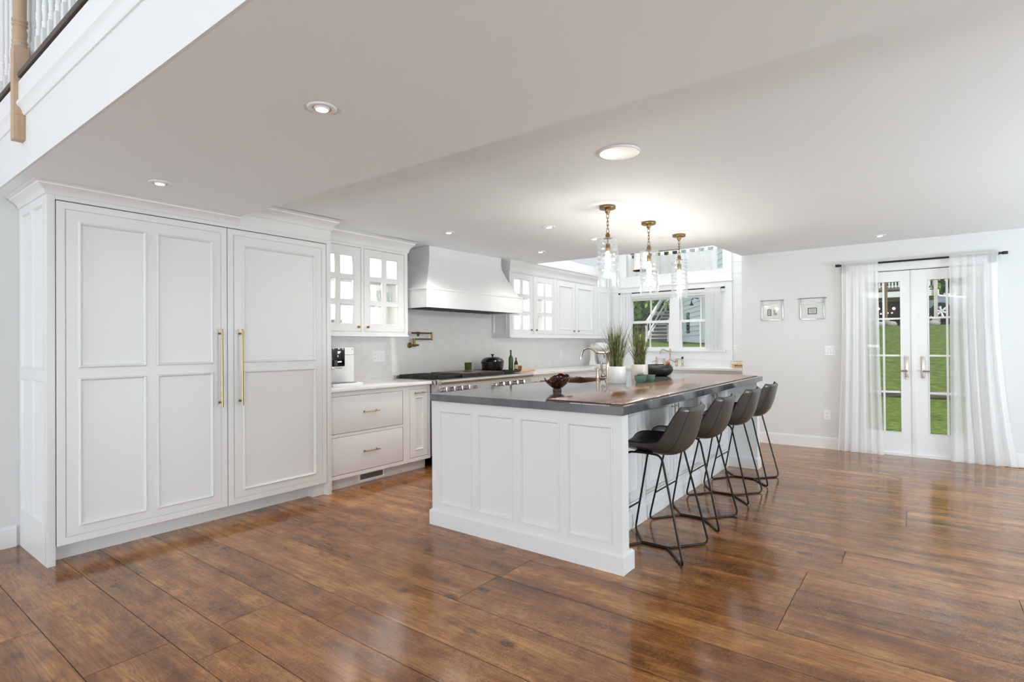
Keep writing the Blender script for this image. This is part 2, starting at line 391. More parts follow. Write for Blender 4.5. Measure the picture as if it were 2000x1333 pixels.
class MB:
    """collects shapes (world coordinates) that become ONE mesh object"""
    def __init__(s): s.v, s.f = [], []

    def add(s, vs, fs):
        b = len(s.v); s.v.extend(tuple(v) for v in vs); s.f.extend(tuple(i + b for i in f) for f in fs); return s

    def box(s, x0, x1, y0, y1, z0, z1, b=0.0):
        x0, x1 = min(x0, x1), max(x0, x1); y0, y1 = min(y0, y1), max(y0, y1); z0, z1 = min(z0, z1), max(z0, z1)
        b = min(b, (x1 - x0) * .45, (y1 - y0) * .45, (z1 - z0) * .45)
        if b <= 0:
            vs = [(x, y, z) for z in (z0, z1) for y in (y0, y1) for x in (x0, x1)]
            return s.add(vs, [(0, 2, 3, 1), (4, 5, 7, 6), (0, 1, 5, 4), (2, 6, 7, 3), (0, 4, 6, 2), (1, 3, 7, 5)])
        bm = bmesh.new(); bmesh.ops.create_cube(bm, size=1)
        for v in bm.verts:
            v.co = ((x0 + x1) / 2 + v.co.x * (x1 - x0), (y0 + y1) / 2 + v.co.y * (y1 - y0), (z0 + z1) / 2 + v.co.z * (z1 - z0))
        bmesh.ops.bevel(bm, geom=list(bm.edges), offset=b, segments=2, profile=0.6, affect='EDGES')
        bm.verts.index_update()
        s.add([v.co[:] for v in bm.verts], [[v.index for v in f.verts] for f in bm.faces]); bm.free(); return s

    def hexa(s, p):
        """box from eight corners: four below (ring), four above"""
        return s.add(p, [(3, 2, 1, 0), (4, 5, 6, 7), (0, 1, 5, 4), (1, 2, 6, 5), (2, 3, 7, 6), (3, 0, 4, 7)])

    def prism(s, poly, axis, a, b):
        """polygon extruded along axis; poly gives the other two coordinates in x,y,z order"""
        def P(p, t):
            q = list(p); q.insert(axis, t); return q
        n = len(poly)
        vs = [P(p, a) for p in poly] + [P(p, b) for p in poly]
        fs = [tuple(range(n))[::-1], tuple(range(n, 2 * n))] + [(i, (i + 1) % n, n + (i + 1) % n, n + i) for i in range(n)]
        return s.add(vs, fs)

    def lathe(s, prof, c, axis=2, seg=24, sx=1.0, sy=1.0):
        """profile [(radius, height)] turned about an axis through c"""
        vs, fs = [], []
        for r, h in prof:
            for i in range(seg):
                a = 2 * PI * i / seg
                q = [r * math.cos(a) * sx, r * math.sin(a) * sy]; q.insert(axis, h)
                vs.append((c[0] + q[0], c[1] + q[1], c[2] + q[2]))
        for k in range(len(prof) - 1):
            for i in range(seg):
                j = (i + 1) % seg
                fs.append((k * seg + i, k * seg + j, (k + 1) * seg + j, (k + 1) * seg + i))
        if prof[0][0] > 1e-5: fs.append(tuple(range(seg))[::-1])
        if prof[-1][0] > 1e-5: fs.append(tuple(range((len(prof) - 1) * seg, len(prof) * seg)))
        return s.add(vs, fs)

    def tube(s, pts, r, seg=10, closed=False, radii=None):
        pts = [Vector(p) for p in pts]; n = len(pts)
        vs, fs = [], []
        prev = None
        for i, p in enumerate(pts):
            a = pts[(i - 1) % n] if (closed or i > 0) else p
            b = pts[(i + 1) % n] if (closed or i < n - 1) else p
            t = (b - a).normalized()
            if prev is None:
                ref = Vector((0, 0, 1)) if abs(t.z) < 0.9 else Vector((1, 0, 0))
                u = t.cross(ref).normalized()
            else:
                u = (prev - t * prev.dot(t)).normalized()
            prev = u
            w = t.cross(u)
            rr = radii[i] if radii else r
            for k in range(seg):
                ang = 2 * PI * k / seg
                vs.append(p + (u * math.cos(ang) + w * math.sin(ang)) * rr)
        m = n if closed else n - 1
        for i in range(m):
            j = (i + 1) % n
            for k in range(seg):
                l = (k + 1) % seg
                fs.append((i * seg + k, i * seg + l, j * seg + l, j * seg + k))
        if not closed:
            fs.append(tuple(range(seg))[::-1]); fs.append(tuple(range((n - 1) * seg, n * seg)))
        return s.add(vs, fs)

    def loops(s, fm, rect, steps, cap=True, back=False):
        """mitred rectangle loops: steps [(inset, out)] on the plane map fm"""
        u0, u1, v0, v1 = rect
        vs = []
        for d, o in steps:
            vs += [fm(u0 + d, v0 + d, o), fm(u1 - d, v0 + d, o), fm(u1 - d, v1 - d, o), fm(u0 + d, v1 - d, o)]
        fs = []
        for k in range(len(steps) - 1):
            for i in range(4):
                j = (i + 1) % 4
                fs.append((4 * k + i, 4 * k + j, 4 * k + 4 + j, 4 * k + 4 + i))
        if cap: n = 4 * (len(steps) - 1); fs.append((n, n + 1, n + 2, n + 3))
        if back: fs.append((3, 2, 1, 0))
        return s.add(vs, fs)

    def grid(s, rows, closed_u=False):
        """surface through rows of points"""
        m, n = len(rows), len(rows[0])
        vs = [p for r in rows for p in r]
        fs = []
        for i in range(m - 1):
            for j in range(n if closed_u else n - 1):
                k = (j + 1) % n
                fs.append((i * n + j, i * n + k, (i + 1) * n + k, (i + 1) * n + j))
        return s.add(vs, fs)

    def sweep(s, prof, path, closed=False):
        """profile [(out, up)] carried along a horizontal path of (x, y, nx, ny): out along the mitred normal, up along z (path z in 5th)"""
        rows = []
        for (x, y, nx, ny, z) in path: rows.append([(x + nx * o, y + ny * o, z + h) for o, h in prof])
        if closed: rows.append(rows[0])
        s.grid(rows)
        if not closed:
            n = len(prof); b = len(s.v)
            base = b - n * len(path)
            s.f.append(tuple(base + i for i in range(n))); s.f.append(tuple(b - n + i for i in range(n)))
        return s

    def build(s, name, m, parent=None, loc=None, angle=35):
        me = bpy.data.meshes.new(name)
        if parent is not None: org = root_of(parent)['_loc'] if '_loc' in root_of(parent) else (0, 0, 0)
        elif loc is not None: org = loc
        else:
            xs = [v[0] for v in s.v]; ys = [v[1] for v in s.v]; zs = [v[2] for v in s.v]
            org = ((min(xs) + max(xs)) / 2, (min(ys) + max(ys)) / 2, min(zs))
        ox, oy, oz = org
        me.from_pydata([(v[0] - ox, v[1] - oy, v[2] - oz) for v in s.v], [], s.f)
        bm = bmesh.new(); bm.from_mesh(me)
        bmesh.ops.recalc_face_normals(bm, faces=bm.faces)
        bm.to_mesh(me); bm.free()
        me.polygons.foreach_set('use_smooth', [True] * len(me.polygons))
        me.set_sharp_from_angle(angle=math.radians(angle))
        me.materials.append(m)
        o = bpy.data.objects.new(name, me); COL.objects.link(o)
        if parent is not None: o.parent = parent
        else: o.location = org; o['_loc'] = tuple(org)
        return o


def plane(kind, pos):
    return {'Y-': lambda u, v, o: (u, pos - o, v), 'Y+': lambda u, v, o: (u, pos + o, v), 'X-': lambda u, v, o: (pos - o, u, v),
            'X+': lambda u, v, o: (pos + o, u, v), 'Z+': lambda u, v, o: (u, v, pos + o), 'Z-': lambda u, v, o: (u, v, pos - o)}[kind]


def fbox(mb, fm, u0, u1, v0, v1, o0, o1, b=0.0):
    a = fm(u0, v0, o0); c = fm(u1, v1, o1)
    return mb.box(a[0], c[0], a[1], c[1], a[2], c[2], b)


def thing(name, loc, label, cat, group=None):
    o = bpy.data.objects.new(name, None); o.location = loc; o['_loc'] = tuple(loc); o.empty_display_size = 0.1
    COL.objects.link(o)
    return tag(o, label, cat, group)


def tag(o, label, cat, group=None, kind=None):
    o['label'] = label; o['category'] = cat
    if group: o['group'] = group
    if kind: o['kind'] = kind
    return o


def struct(o, label=None):
    o['kind'] = 'structure'
    if label: o['label'] = label
    return o


def copy_tree(src, loc, label, rotz=None):
    kids = {}
    for o in COL.objects:
        if o.parent is not None: kids.setdefault(o.parent, []).append(o)

    def rec(o, parent):
        c = o.copy(); COL.objects.link(c)
        if parent is not None: c.parent = parent
        for ch in kids.get(o, []): rec(ch, c)
        return c
    r = rec(src, None); r.location = loc; r['_loc'] = tuple(loc); r['label'] = label
    if rotz is not None: r.rotation_euler.z = rotz
    return r


PANEL = [(0, 0), (0.003, 0.009), (0.009, 0.012), (0.015, 0.008), (0.019, 0.000), (0.021, -0.012)]          # raised bead, then a recessed field
PANEL_S = [(0, 0), (0.002, 0.005), (0.008, 0.006), (0.013, 0.001), (0.016, -0.009)]


def framed(mb, fm, rect, holes, t=0.02, steps=PANEL, depth=0.012, cap=True):
    """a flat frame with rectangular panels: front at out=0, back slab at -t"""
    u0, u1, v0, v1 = rect
    if cap: fbox(mb, fm, u0, u1, v0, v1, -t, -depth)
    us = sorted({u0, u1} | {h[0] for h in holes} | {h[1] for h in holes})
    vs = sorted({v0, v1} | {h[2] for h in holes} | {h[3] for h in holes})
    lo = -depth if cap else -t
    for i in range(len(us) - 1):
        run = None
        for j in range(len(vs) - 1):
            cu, cv = (us[i] + us[i + 1]) / 2, (vs[j] + vs[j + 1]) / 2
            hole = any(h[0] < cu < h[1] and h[2] < cv < h[3] for h in holes)
            if not hole: run = (run[0], vs[j + 1]) if run else (vs[j], vs[j + 1])
            if (hole or j == len(vs) - 2) and run:
                fbox(mb, fm, us[i], us[i + 1], run[0], run[1], lo, 0); run = None
    for h in holes: mb.loops(fm, h, steps, cap=cap)


def inset_door(mb, fm, rect, holes, bead=0.034, t=0.02, steps=PANEL):
    """door with an outer bead line and panels"""
    u0, u1, v0, v1 = rect
    mb.loops(fm, rect, [(0, -t), (0, -0.002), (0.002, 0), (bead - 0.004, 0), (bead, -0.005)], cap=False)
    inner = (u0 + bead + 0.002, u1 - bead - 0.002, v0 + bead + 0.002, v1 - bead - 0.002)
    fbox(mb, fm, u0 + bead - .004, u1 - bead + .004, v0 + bead - .004, v1 - bead + .004, -t, -0.006)
    framed(mb, fm, inner, holes, 0.0145, steps, 0.0135)


def bar_pull(fm, u0, u1, v, parent, r=0.0055, stand=0.034, m='brass', vertical=False, inset=0.02):
    mb = MB()
    P = (lambda s, o: fm(v, s, o)) if vertical else (lambda s, o: fm(s, v, o))
    mb.tube([P(u0, stand), P(u1, stand)], r, 10)
    for s in (u0 + inset, u1 - inset):
        mb.tube([P(s, 0.0), P(s, stand)], r * 0.85, 10)
        mb.tube([P(s, 0.0), P(s, 0.004)], r * 1.7, 12)
    return mb.build('handle', M[m], parent)


def round_knob(fm, u, v, parent, r=0.013, m='abrass'):
    mb = MB(); c = Vector(fm(u, v, 0)); d = (Vector(fm(u, v, 1)) - c)
    prof = [(0.0075, 0), (0.005, 0.004), (0.005, 0.012), (r, 0.017), (r, 0.022), (r * .8, 0.026)]
    pts = [c + d * h for _, h in prof]
    mb.tube(pts, 0.01, 14, radii=[p[0] for p in prof])
    return mb.build('knob', M[m], parent)


# ------------------------------------------------------------------ the setting
def zc(x): return 2.37 + 0.011 * x           # the kitchen ceiling, not quite level


YW, XD, XWIN = 4.75, 7.608, 8.90             # range wall, French door wall, sink window wall
XS0, XS1, ZS = 0.777, 2.046, 2.277           # the low soffit under the loft
YR, XB, ZG = -4.2, -5.6, 5.2                 # great room side wall, back, high ceiling


def build_floor():
    rnd = random.Random(4)
    seams = [-0.09, 0.17, 0.42, 0.697, 1.01, 1.202, 1.503, 1.714, 2.038, 2.389, 2.68, 2.956, 3.19, 3.45, 3.70, 3.944, 4.20, 4.52, 4.72, 4.902]
    x = seams[0]
    left = []
    while x > XB: x -= rnd.choice((0.2, 0.25, 0.3, 0.33)); left.append(x)
    seams = left[::-1] + seams
    while seams[-1] < XWIN: seams.append(seams[-1] + rnd.choice((0.2, 0.24, 0.28, 0.32)))
    joints = {3.944: 0.379, 2.956: 0.528, 4.902: 0.09, 2.389: 1.9, 1.503: 2.62, 1.202: 2.4}
    mb = MB(); cols = []
    for a, b in zip(seams, seams[1:]):
        ys = [YR]
        y = YR + rnd.uniform(0.6, 5.2)
        while y < YW - 0.4: ys.append(y); y += rnd.uniform(3.6, 5.6)
        for k, v in joints.items():
            if abs(k - b) < 1e-6 or abs(k - a) < 1e-6 and k == 4.902:
                ys = [q for q in ys if abs(q - v) > 1.4 or q == YR] + [v]
        ys = sorted(ys) + [YW]
        for c, d in zip(ys, ys[1:]):
            e = 0.0013
            b0 = min(b, XWIN)
            mb.add([(a + e, c + e, 0), (b0 - e, c + e, 0), (b0 - e, d - e, 0), (a + e, d - e, 0)], [(0, 1, 2, 3)])
            cols.append((rnd.random(), rnd.random(), rnd.random(), 1))
    nplank = len(mb.f)
    mb.box(XB, XWIN, YR, YW, -0.05, -0.003)
    o = mb.build('floor', M['floor'], loc=(0, 0, 0))
    me = o.data; me.materials.append(M['gap'])
    at = me.attributes.new('plank', 'FLOAT_COLOR', 'FACE')
    for i, p in enumerate(me.polygons):
        at.data[i].color = cols[i] if i < nplank else (0, 0, 0, 1)
        if i >= nplank: p.material_index = 1
    struct(o, 'wide varnished pine plank floor with knots and worn marks')


build_floor()


def build_shell():
    W = 0.12
    # range wall, behind the tall cupboards and the range; taller in the loft and in the sink bay
    mb = MB(); mb.box(XB, XD, YW, YW + W, -0.05, ZG)
    struct(mb.build('wall_left', M['wall'], loc=(0, YW, 0)), 'plain white wall behind the cabinets and range')
    # French door wall with its opening
    mb = MB(); y0, y1, zt = -0.60, 0.69, 2.135
    mb.box(XD, XD + W, y1, 1.885, -0.05, 3.2); mb.box(XD, XD + W, YR, y0, -0.05, 3.2); mb.box(XD, XD + W, y0, y1, zt, 3.2)
    struct(mb.build('wall_back', M['wall'], loc=(XD, 0, 0)), 'white wall around the French doors')
    # great room side wall with window openings, and the far back kept to piers beside tall glazing
    mb = MB()
    for a, b in ((XB, -1.2), (1.6, 3.2), (6.0, XD + W)): mb.box(a, b, YR - W, YR, -0.05, ZG)
    for a, b in ((-1.2, 1.6), (3.2, 6.0)): mb.box(a, b, YR - W, YR, 2.6, ZG); mb.box(a, b, YR - W, YR, -0.05, 0.12)
    struct(mb.build('wall_right', M['wall'], loc=(0, YR, 0)), 'white side wall with tall window openings')
    mb = MB()
    for a, b in ((YR, -3.6), (-1.6, 1.8), (4.2, YW)): mb.box(XB - W, XB, a, b, -0.05, ZG)
    mb.box(XB - W, XB, -3.6, -1.6, 4.1, ZG); mb.box(XB - W, XB, 1.8, 4.2, 4.1, ZG)
    struct(mb.build('wall_front', M['wall'], loc=(XB, 0, 0)), 'white end wall of the great room around its glazing')
    mb = MB(); mb.box(XB, XD, YR, YW, ZG, ZG + W)
    struct(mb.build('ceiling_great_room', M['ceil'], loc=(0, 0, ZG)), 'high white great room ceiling')
    # kitchen ceiling with the bay cut out: slightly falling towards the loft
    mb = MB()
    def slab(xa, xb, ya, yb):
        t = 0.10
        mb.hexa([(xa, ya, zc(xa)), (xb, ya, zc(xb)), (xb, yb, zc(xb)), (xa, yb, zc(xa)), (xa, ya, zc(xa) + t), (xb, ya, zc(xb) + t), (xb, yb, zc(xb) + t), (xa, yb, zc(xa) + t)])
    XE = 6.40
    slab(XS1, XE, YR, YW)
    # bay edge runs from (6.36, 4.75) to (6.51, 1.93), then back to the door wall
    mb2 = [(XE, YR), (XD, YR), (XD, 1.885), (6.51, 1.93), (XE, 3.95)]
    n = len(mb2)
    mb.add([(x, y, zc(x)) for x, y in mb2] + [(x, y, zc(x) + .1) for x, y in mb2],
           [tuple(range(n)), tuple(range(n, 2 * n))] + [(i, (i + 1) % n, n + (i + 1) % n, n + i) for i in range(n)])
    struct(mb.build('ceiling', M['ceil'], loc=(0, 0, 0)), 'flat white kitchen ceiling')
    # low soffit and loft floor with its fascia
    mb = MB(); mb.box(XS0, XS0 + .012, YR, YW, ZS, 2.70)
    struct(mb.build('wall_fascia', M['wall'], loc=(XS0, 0, ZS)), 'white fascia of the loft edge')
    mb = MB(); mb.box(XS0 + .0121, XS1, YR, YW, ZS, 2.70)
    struct(mb.build('ceiling_soffit', M['ceil'], loc=(XS0, 0, ZS)), 'low white soffit under the loft edge')
    mb = MB(); mb.box(XS0 + 0.02, 6.28, YR, YW, 2.70, 2.752)
    struct(mb.build('ceiling_loft', M['ceil'], loc=(XS1, 0, 2.7)), 'floor of the loft')
    mb = MB(); mb.box(3.6, 3.7, YR, YW, 2.752, ZG)
    struct(mb.build('wall_loft', M['wall'], loc=(3.6, 0, 2.75)), 'white loft wall behind the balusters')
    # moulding along the fascia: small cove below, plain board above, cap under the dark edge
    mb = MB()
    prof = [(0, 2.560), (0.008, 2.560), (0.014, 2.568), (0.016, 2.580), (0.024, 2.596), (0.038, 2.608), (0.040, 2.622), (0.030, 2.628), (0.030, 2.735), (0.0, 2.735)]
    for ya, yb in ((YR, 3.8745), (3.9455, YW)):
        mb.prism([(XS0 - o, z) for o, z in prof], 1, ya, yb)
    struct(mb.build('trim_1', M['trim'], loc=(XS0, 0, 2.56)), 'white moulding along the loft edge')
    # bay walls beyond the kitchen ceiling: shiplap, sloping roof
    return


build_shell()


def shiplap(mb, fm, u0, u1, v0, v1, pitch=0.181, start=0.033):
    v = start
    while v < v1:
        a, b = max(v, v0), min(v + pitch - 0.004, v1)
        if b > a: fbox(mb, fm, u0, u1, a, b, 0, 0.016)
        v += pitch
    fbox(mb, fm, u0, u1, v0, v1, -0.10, 0.006)


def build_bay():
    fm = plane('X-', XWIN + 0.016)
    # window wall, boards around the window and transom openings
    mb = MB()
    wy0, wy1 = 2.46, 4.14
    for (a, b, c, d) in ((1.85, wy0, 0, 4.2), (wy1, YW, 0, 4.2), (wy0, wy1, 0, 1.16), (wy0, wy1, 2.13, 2.45), (wy0, wy1, 3.02, 4.2)):
        shiplap(mb, fm, a, b, c, d)
    struct(mb.build('wall_window', M['shirt'], loc=(XWIN, 3.3, 0)), 'white shiplap wall around the sink window')
    mb = MB(); fr = plane('Y-', YW + 0.016)
    shiplap(mb, fr, XD, XWIN, 0, 4.2)
    shiplap(mb, plane('Y-', YW - .002), 6.2, XD, zc(6.4) + .1, 4.2)
    struct(mb.build('wall_bay_left', M['shirt'], loc=(8, YW, 0)), 'white shiplap wall above the wall cabinets')
    mb = MB(); mb.box(XD + .121, XWIN + .1, 1.765, 1.884, -0.05, 4.2)
    struct(mb.build('wall_bay_right', M['wall'], loc=(8.2, 1.83, 0)), 'return wall of the sink bay')
    mb = MB(); mb.box(6.3, XWIN + .1, 1.765, YW + .1, 4.2, 4.3); mb.box(6.28, 6.38, 1.765, YW, zc(6.4) + .1, 4.2)
    mb.box(6.38, XD, 1.80, 1.885, zc(6.4) + .1, 4.2)
    struct(mb.build('ceiling_bay', M['ceil'], loc=(7.6, 3.3, 4.2)), 'raised ceiling of the sink bay')
    # sloped ceiling plane down to the range wall
    mb = MB(); mb.prism([(4.74, 2.72), (4.74, 4.19), (3.3, 4.19)], 0, 6.40, XWIN)
    struct(mb.build('ceiling_slope', M['ceil'], loc=(7.6, 4, 2.7)), 'sloping white ceiling above the wall cabinets')


build_bay()


def baseboard(name, fm, u0, u1, label, h=0.135):
    mb = MB()
    fbox(mb, fm, u0, u1, 0, h - .012, 0, 0.015); fbox(mb, fm, u0, u1, h - .012, h, 0, 0.010)
    struct(mb.build(name, M['trim'], loc=fm((u0 + u1) / 2, 0, 0)), label)


baseboard('baseboard_left', plane('Y-', YW), XB, 0.90, 'white baseboard left of the tall cupboard')
baseboard('baseboard_back', plane('X-', XD), 0.72, 1.885, 'white baseboard between island and French doors')
baseboard('baseboard_right', plane('X-', XD), YR, -0.66, 'white baseboard right of the French doors')


def sash_window():
    """double unit: two double-hung sashes, each two panes wide"""
    XG = XWIN + 0.06
    mb = MB(); fm = plane('X-', XWIN)
    # casing
    for (a, b, c, d) in ((2.345, 2.46, 1.156, 2.419), (4.14, 4.255, 1.156, 2.419)): fbox(mb, fm, a, b, c, d, 0.0005, 0.022)
    fbox(mb, fm, 2.461, 4.139, 2.1155, 2.419, 0.0005, 0.0215); fbox(mb, fm, 2.33, 4.27, 2.27, 2.305, 0.0, 0.036, .004); fbox(mb, fm, 2.345, 4.255, 1.03, 1.155, 0.0005, 0.0225)
    fbox(mb, fm, 2.44, 4.16, 1.156, 1.185, -0.02, 0.05, .004)
    fbox(mb, fm, 3.19, 3.35, 1.2, 2.075, -0.09, -0.0005)                # mullion
    for a, b in ((2.46, 2.52), (4.08, 4.14)): fbox(mb, fm, a, b, 1.2, 2.075, -0.12, -0.0008)
    fbox(mb, fm, 2.46, 4.14, 2.0755, 2.115, -0.12, -0.001); fbox(mb, fm, 2.46, 4.14, 1.1855, 1.1995, -0.12, -0.001)
    w = mb.build('window_1', M['trim'], loc=(XWIN, 3.3, 1.03)); struct(w, 'white double sash window above the sink')
    for (a, b) in ((2.52, 3.19), (3.35, 4.08)):
        for (c, d, off) in ((1.20, 1.675, 0.03), (1.655, 2.075, 0.075)):
            f = MB(); fo = plane('X-', XWIN + off)
            t = 0.033
            for (p, q, r, s) in ((a + .0005, a + t, c + .0005, d - .0005), (b - t, b - .0005, c + .0005, d - .0005), (a + t, b - t, c + .0005, c + t), (a + t, b - t, d - t, d - .0005)): fbox(f, fo, p, q, r, s, -0.018, 0.018)
            m = (a + b) / 2; fbox(f, fo, m - .011, m + .011, c + t, d - t, -0.012, 0.012)
            fo2 = f.build('sash', M['trim'], w)
            g = MB(); fbox(g, fo, a + t, b - t, c + t, d - t, -0.002, 0.002); g.build('pane', M['glass'], fo2)
    # transom
    mb = MB()
    for (a, b, c, d) in ((2.345, 2.475, 2.42, 3.1), (4.13, 4.255, 2.42, 3.1), (2.475, 4.13, 2.42, 2.46), (2.475, 4.13, 3.0, 3.1)): fbox(mb, fm, a, b, c, d, -0.12, 0.022)
    w = mb.build('window_2', M['trim'], loc=(XWIN, 3.3, 2.42)); struct(w, 'high transom window above the sink window')
    g = MB(); fbox(g, plane('X-', XWIN + .07), 2.475, 4.13, 2.46, 3.0, -.002, .002); g.build('pane', M['glass'], w)
    g = MB(); fo = plane('X-', XWIN + .07)
    for (p, q, r, s) in ((2.475, 2.505, 2.46, 3.0), (4.10, 4.13, 2.46, 3.0), (2.505, 4.10, 2.46, 2.49), (2.505, 4.10, 2.97, 3.0)): fbox(g, fo, p, q, r, s, -.015, .015)
    g.build('sash', M['trim'], w)


sash_window()


def french_doors():
    fm = plane('X-', XD + 0.03)
    mb = MB()
    # casing on the room face and jamb in the opening
    fc = plane('X-', XD)
    for a, b in ((0.665, 0.745), (-0.655, -0.575)): fbox(mb, fc, a, b, 0, 2.20, 0, 0.02, .003)
    fbox(mb, fc, -0.655, 0.745, 2.12, 2.20, 0, 0.02, .003)
    for a, b in ((0.645, 0.69), (-0.60, -0.555)): fbox(mb, fc, a, b, 0, 2.135, -0.12, 0)
    fbox(mb, fc, -0.60, 0.69, 2.115, 2.135, -0.12, 0); fbox(mb, fc, -0.60, 0.69, -0.03, 0.012, -0.14, 0.01)
    d = mb.build('door_1', M['trim'], loc=(XD, 0.045, 0)); struct(d, 'pair of white glazed French doors')
    g = MB(); fbox(g, fm, .0405, .0495, .014, 2.107, -.050, -.046); fbox(g, fm, -.5545, .6445, 2.1085, 2.1145, -.04, -.004)  # dark strips stand in for the shade in the open door gaps
    g.build('gap_shade', M['dark'], d)
    for side in (1, -1):
        c0 = 0.045 + side * 0.0025; c1 = 0.045 + side * 0.597
        lo, hi = min(c0, c1), max(c0, c1)
        g0, g1 = sorted((0.045 + side * 0.132, 0.045 + side * 0.446))
        f = MB()
        z0, z1, gz0, gz1 = 0.014, 2.108, 0.262, 1.985
        for (a, b, c, e) in ((lo, g0, z0, z1), (g1, hi, z0, z1), (g0, g1, z0, gz0), (g0, g1, gz1, z1)): fbox(f, fm, a, b, c, e, -0.045, 0.0)
        f.loops(fm, (g0 - .012, g1 + .012, gz0 - .012, gz1 + .012), [(0, 0), (0.002, 0.006), (0.010, 0.006), (0.012, 0), (0.012, -0.02)], cap=False)
        if side > 0:   # astragal on the active leaf
            fbox(f, fm, 0.034, 0.078, z0, z1, 0, 0.008, .003)
        for z in (1.562, 1.138, 0.719): fbox(f, fm, g0, g1, z - .010, z + .010, -0.035, -0.006)
        m = (g0 + g1) / 2; fbox(f, fm, m - .010, m + .010, gz0, gz1, -0.0345, -0.0065)
        leaf = f.build('door_leaf', M['trim'], d)
        g = MB(); fbox(g, fm, g0, g1, gz0, gz1, -0.024, -0.020); g.build('pane', M['glass'], leaf)
        h = MB(); y = 0.045 + side * 0.074
        P = lambda u, v, o: (XD + 0.03 - 0.008 * (side > 0) - o, u, v)
        h.box(XD + 0.03 - .014, XD + .03, y - .015, y + .015, 0.885, 1.125, .005)
        for zz in (0.885, 1.125): h.tube([P(y, zz, 0), P(y, zz, .0055)], 0.0149, 16)
        h.tube([P(y, 0.962, 0), P(y, 0.962, 0.045)], 0.009, 10)
        pts = [P(y + side * s, 0.962 + dz, 0.048) for s, dz in ((-.008, 0), (.03, .004), (.06, .0), (.09, -.006), (.112, -.004), (.125, .004))]
        h.tube(pts, 0.008, 10, radii=[.010, .010, .008, .007, .007, .006])
        if side < 0: h.tube([P(y, 1.045, 0), P(y, 1.045, 0.018)], 0.012, 14)
        h.build('handle', M['nickel'], leaf)


french_doors()


# ------------------------------------------------------------------ loft balustrade
def turned(mb, x, y, z, r=0.016, sq=0.019, h=1.0):
    """turned baluster: square foot, rings and vase, slim shaft"""
    mb.box(x - sq, x + sq, y - sq, y + sq, z, z + 0.20, .002)
    mb.lathe([(sq * .9, .20), (r * 1.12, .206), (r * 1.12, .216), (r * .9, .220), (r * 1.12, .226), (r * 1.12, .236), (r * .92, .242), (r * .98, .29), (r * 1.12, .296), (r * 1.12, .306),
              (r * .9, .310), (r * 1.12, .316), (r * 1.12, .326), (r * .95, .334), (r * 1.0, .6), (r * .9, h)], (x, y, z), 2, 16)


def balustrade():
    t = thing('balustrade', (0.80, 2.0, 2.735), 'loft balustrade with white balusters and one raw wood newel post', 'railing')
    mb = MB()
    for a, b in ((YR + .1, 3.872), (3.948, YW - .01)): mb.box(0.742, 0.90, a, b, 2.7535, 2.785, .008)
    mb.build('bottom_rail', M['dkwood'], t)
    y = 4.634
    n = 0
    while y > -1.2:
        if y < YW - .05:
            b = MB(); turned(b, 0.822, y, 2.785); b.build('baluster', M['trim'], t); n += 1
        y -= 0.118
    b = MB(); b.tube([(0.822, YR + .2, 3.80), (0.822, YW - .02, 3.80)], 0.028, 12); b.build('handrail', M['dkwood'], t)
    # newel lapped over the fascia
    b = MB()
    b.box(0.7275, 0.7768, 3.875, 3.945, 2.426, 2.56, .003); b.box(0.7275, 0.792, 3.8755, 3.9445, 2.5601, 2.93, .003)
    k = .80
    b.lathe([(r * k, z) for r, z in [(.036, 2.925), (.044, 2.935), (.044, 2.945), (.038, 2.952), (.044, 2.962), (.042, 2.970), (.036, 2.976), (.040, 3.0), (.042, 3.02), (.034, 3.045),
             (.042, 3.052), (.043, 3.06), (.035, 3.066), (.043, 3.074), (.043, 3.086), (.036, 3.094), (.040, 3.3), (.030, 3.75), (.045, 3.8), (.02, 3.86)]], (0.760, 3.91, 0), 2, 24)
    b.build('newel_post', M['newel'], t)


balustrade()


# ------------------------------------------------------------------ tall panelled refrigerator cupboard
YT = 4.119
CROWN = [(0.0, 0.0), (0.006, 0.0), (0.010, 0.006), (0.012, 0.018), (0.020, 0.028), (0.034, 0.040), (0.046, 0.048), (0.048, 0.056), (0.060, 0.060), (0.066, 0.064)]


def crown(name, parent, x0, x1, yf, z0, z1, yb, p=0.072, left=True, right=True, zf=None):
    """crown moulding around the front and the open ends, z0..z1"""
    k = (z1 - z0) / 0.064
    prof = [(o * p / 0.066, h * k) for o, h in CROWN] + [(0, (z1 - z0))]
    path = []
    q = 1.0
    if left: path += [(x0, yb, -1, 0, z0)]
    path += [(x0, yf, -1 if left else 0, -1, z0), (x1, yf, 1 if right else 0, -1, z0)]
    if right: path += [(x1, yb, 1, 0, z0)]
    mb = MB(); mb.sweep(prof, path)
    return mb.build(name, M['white'], parent)


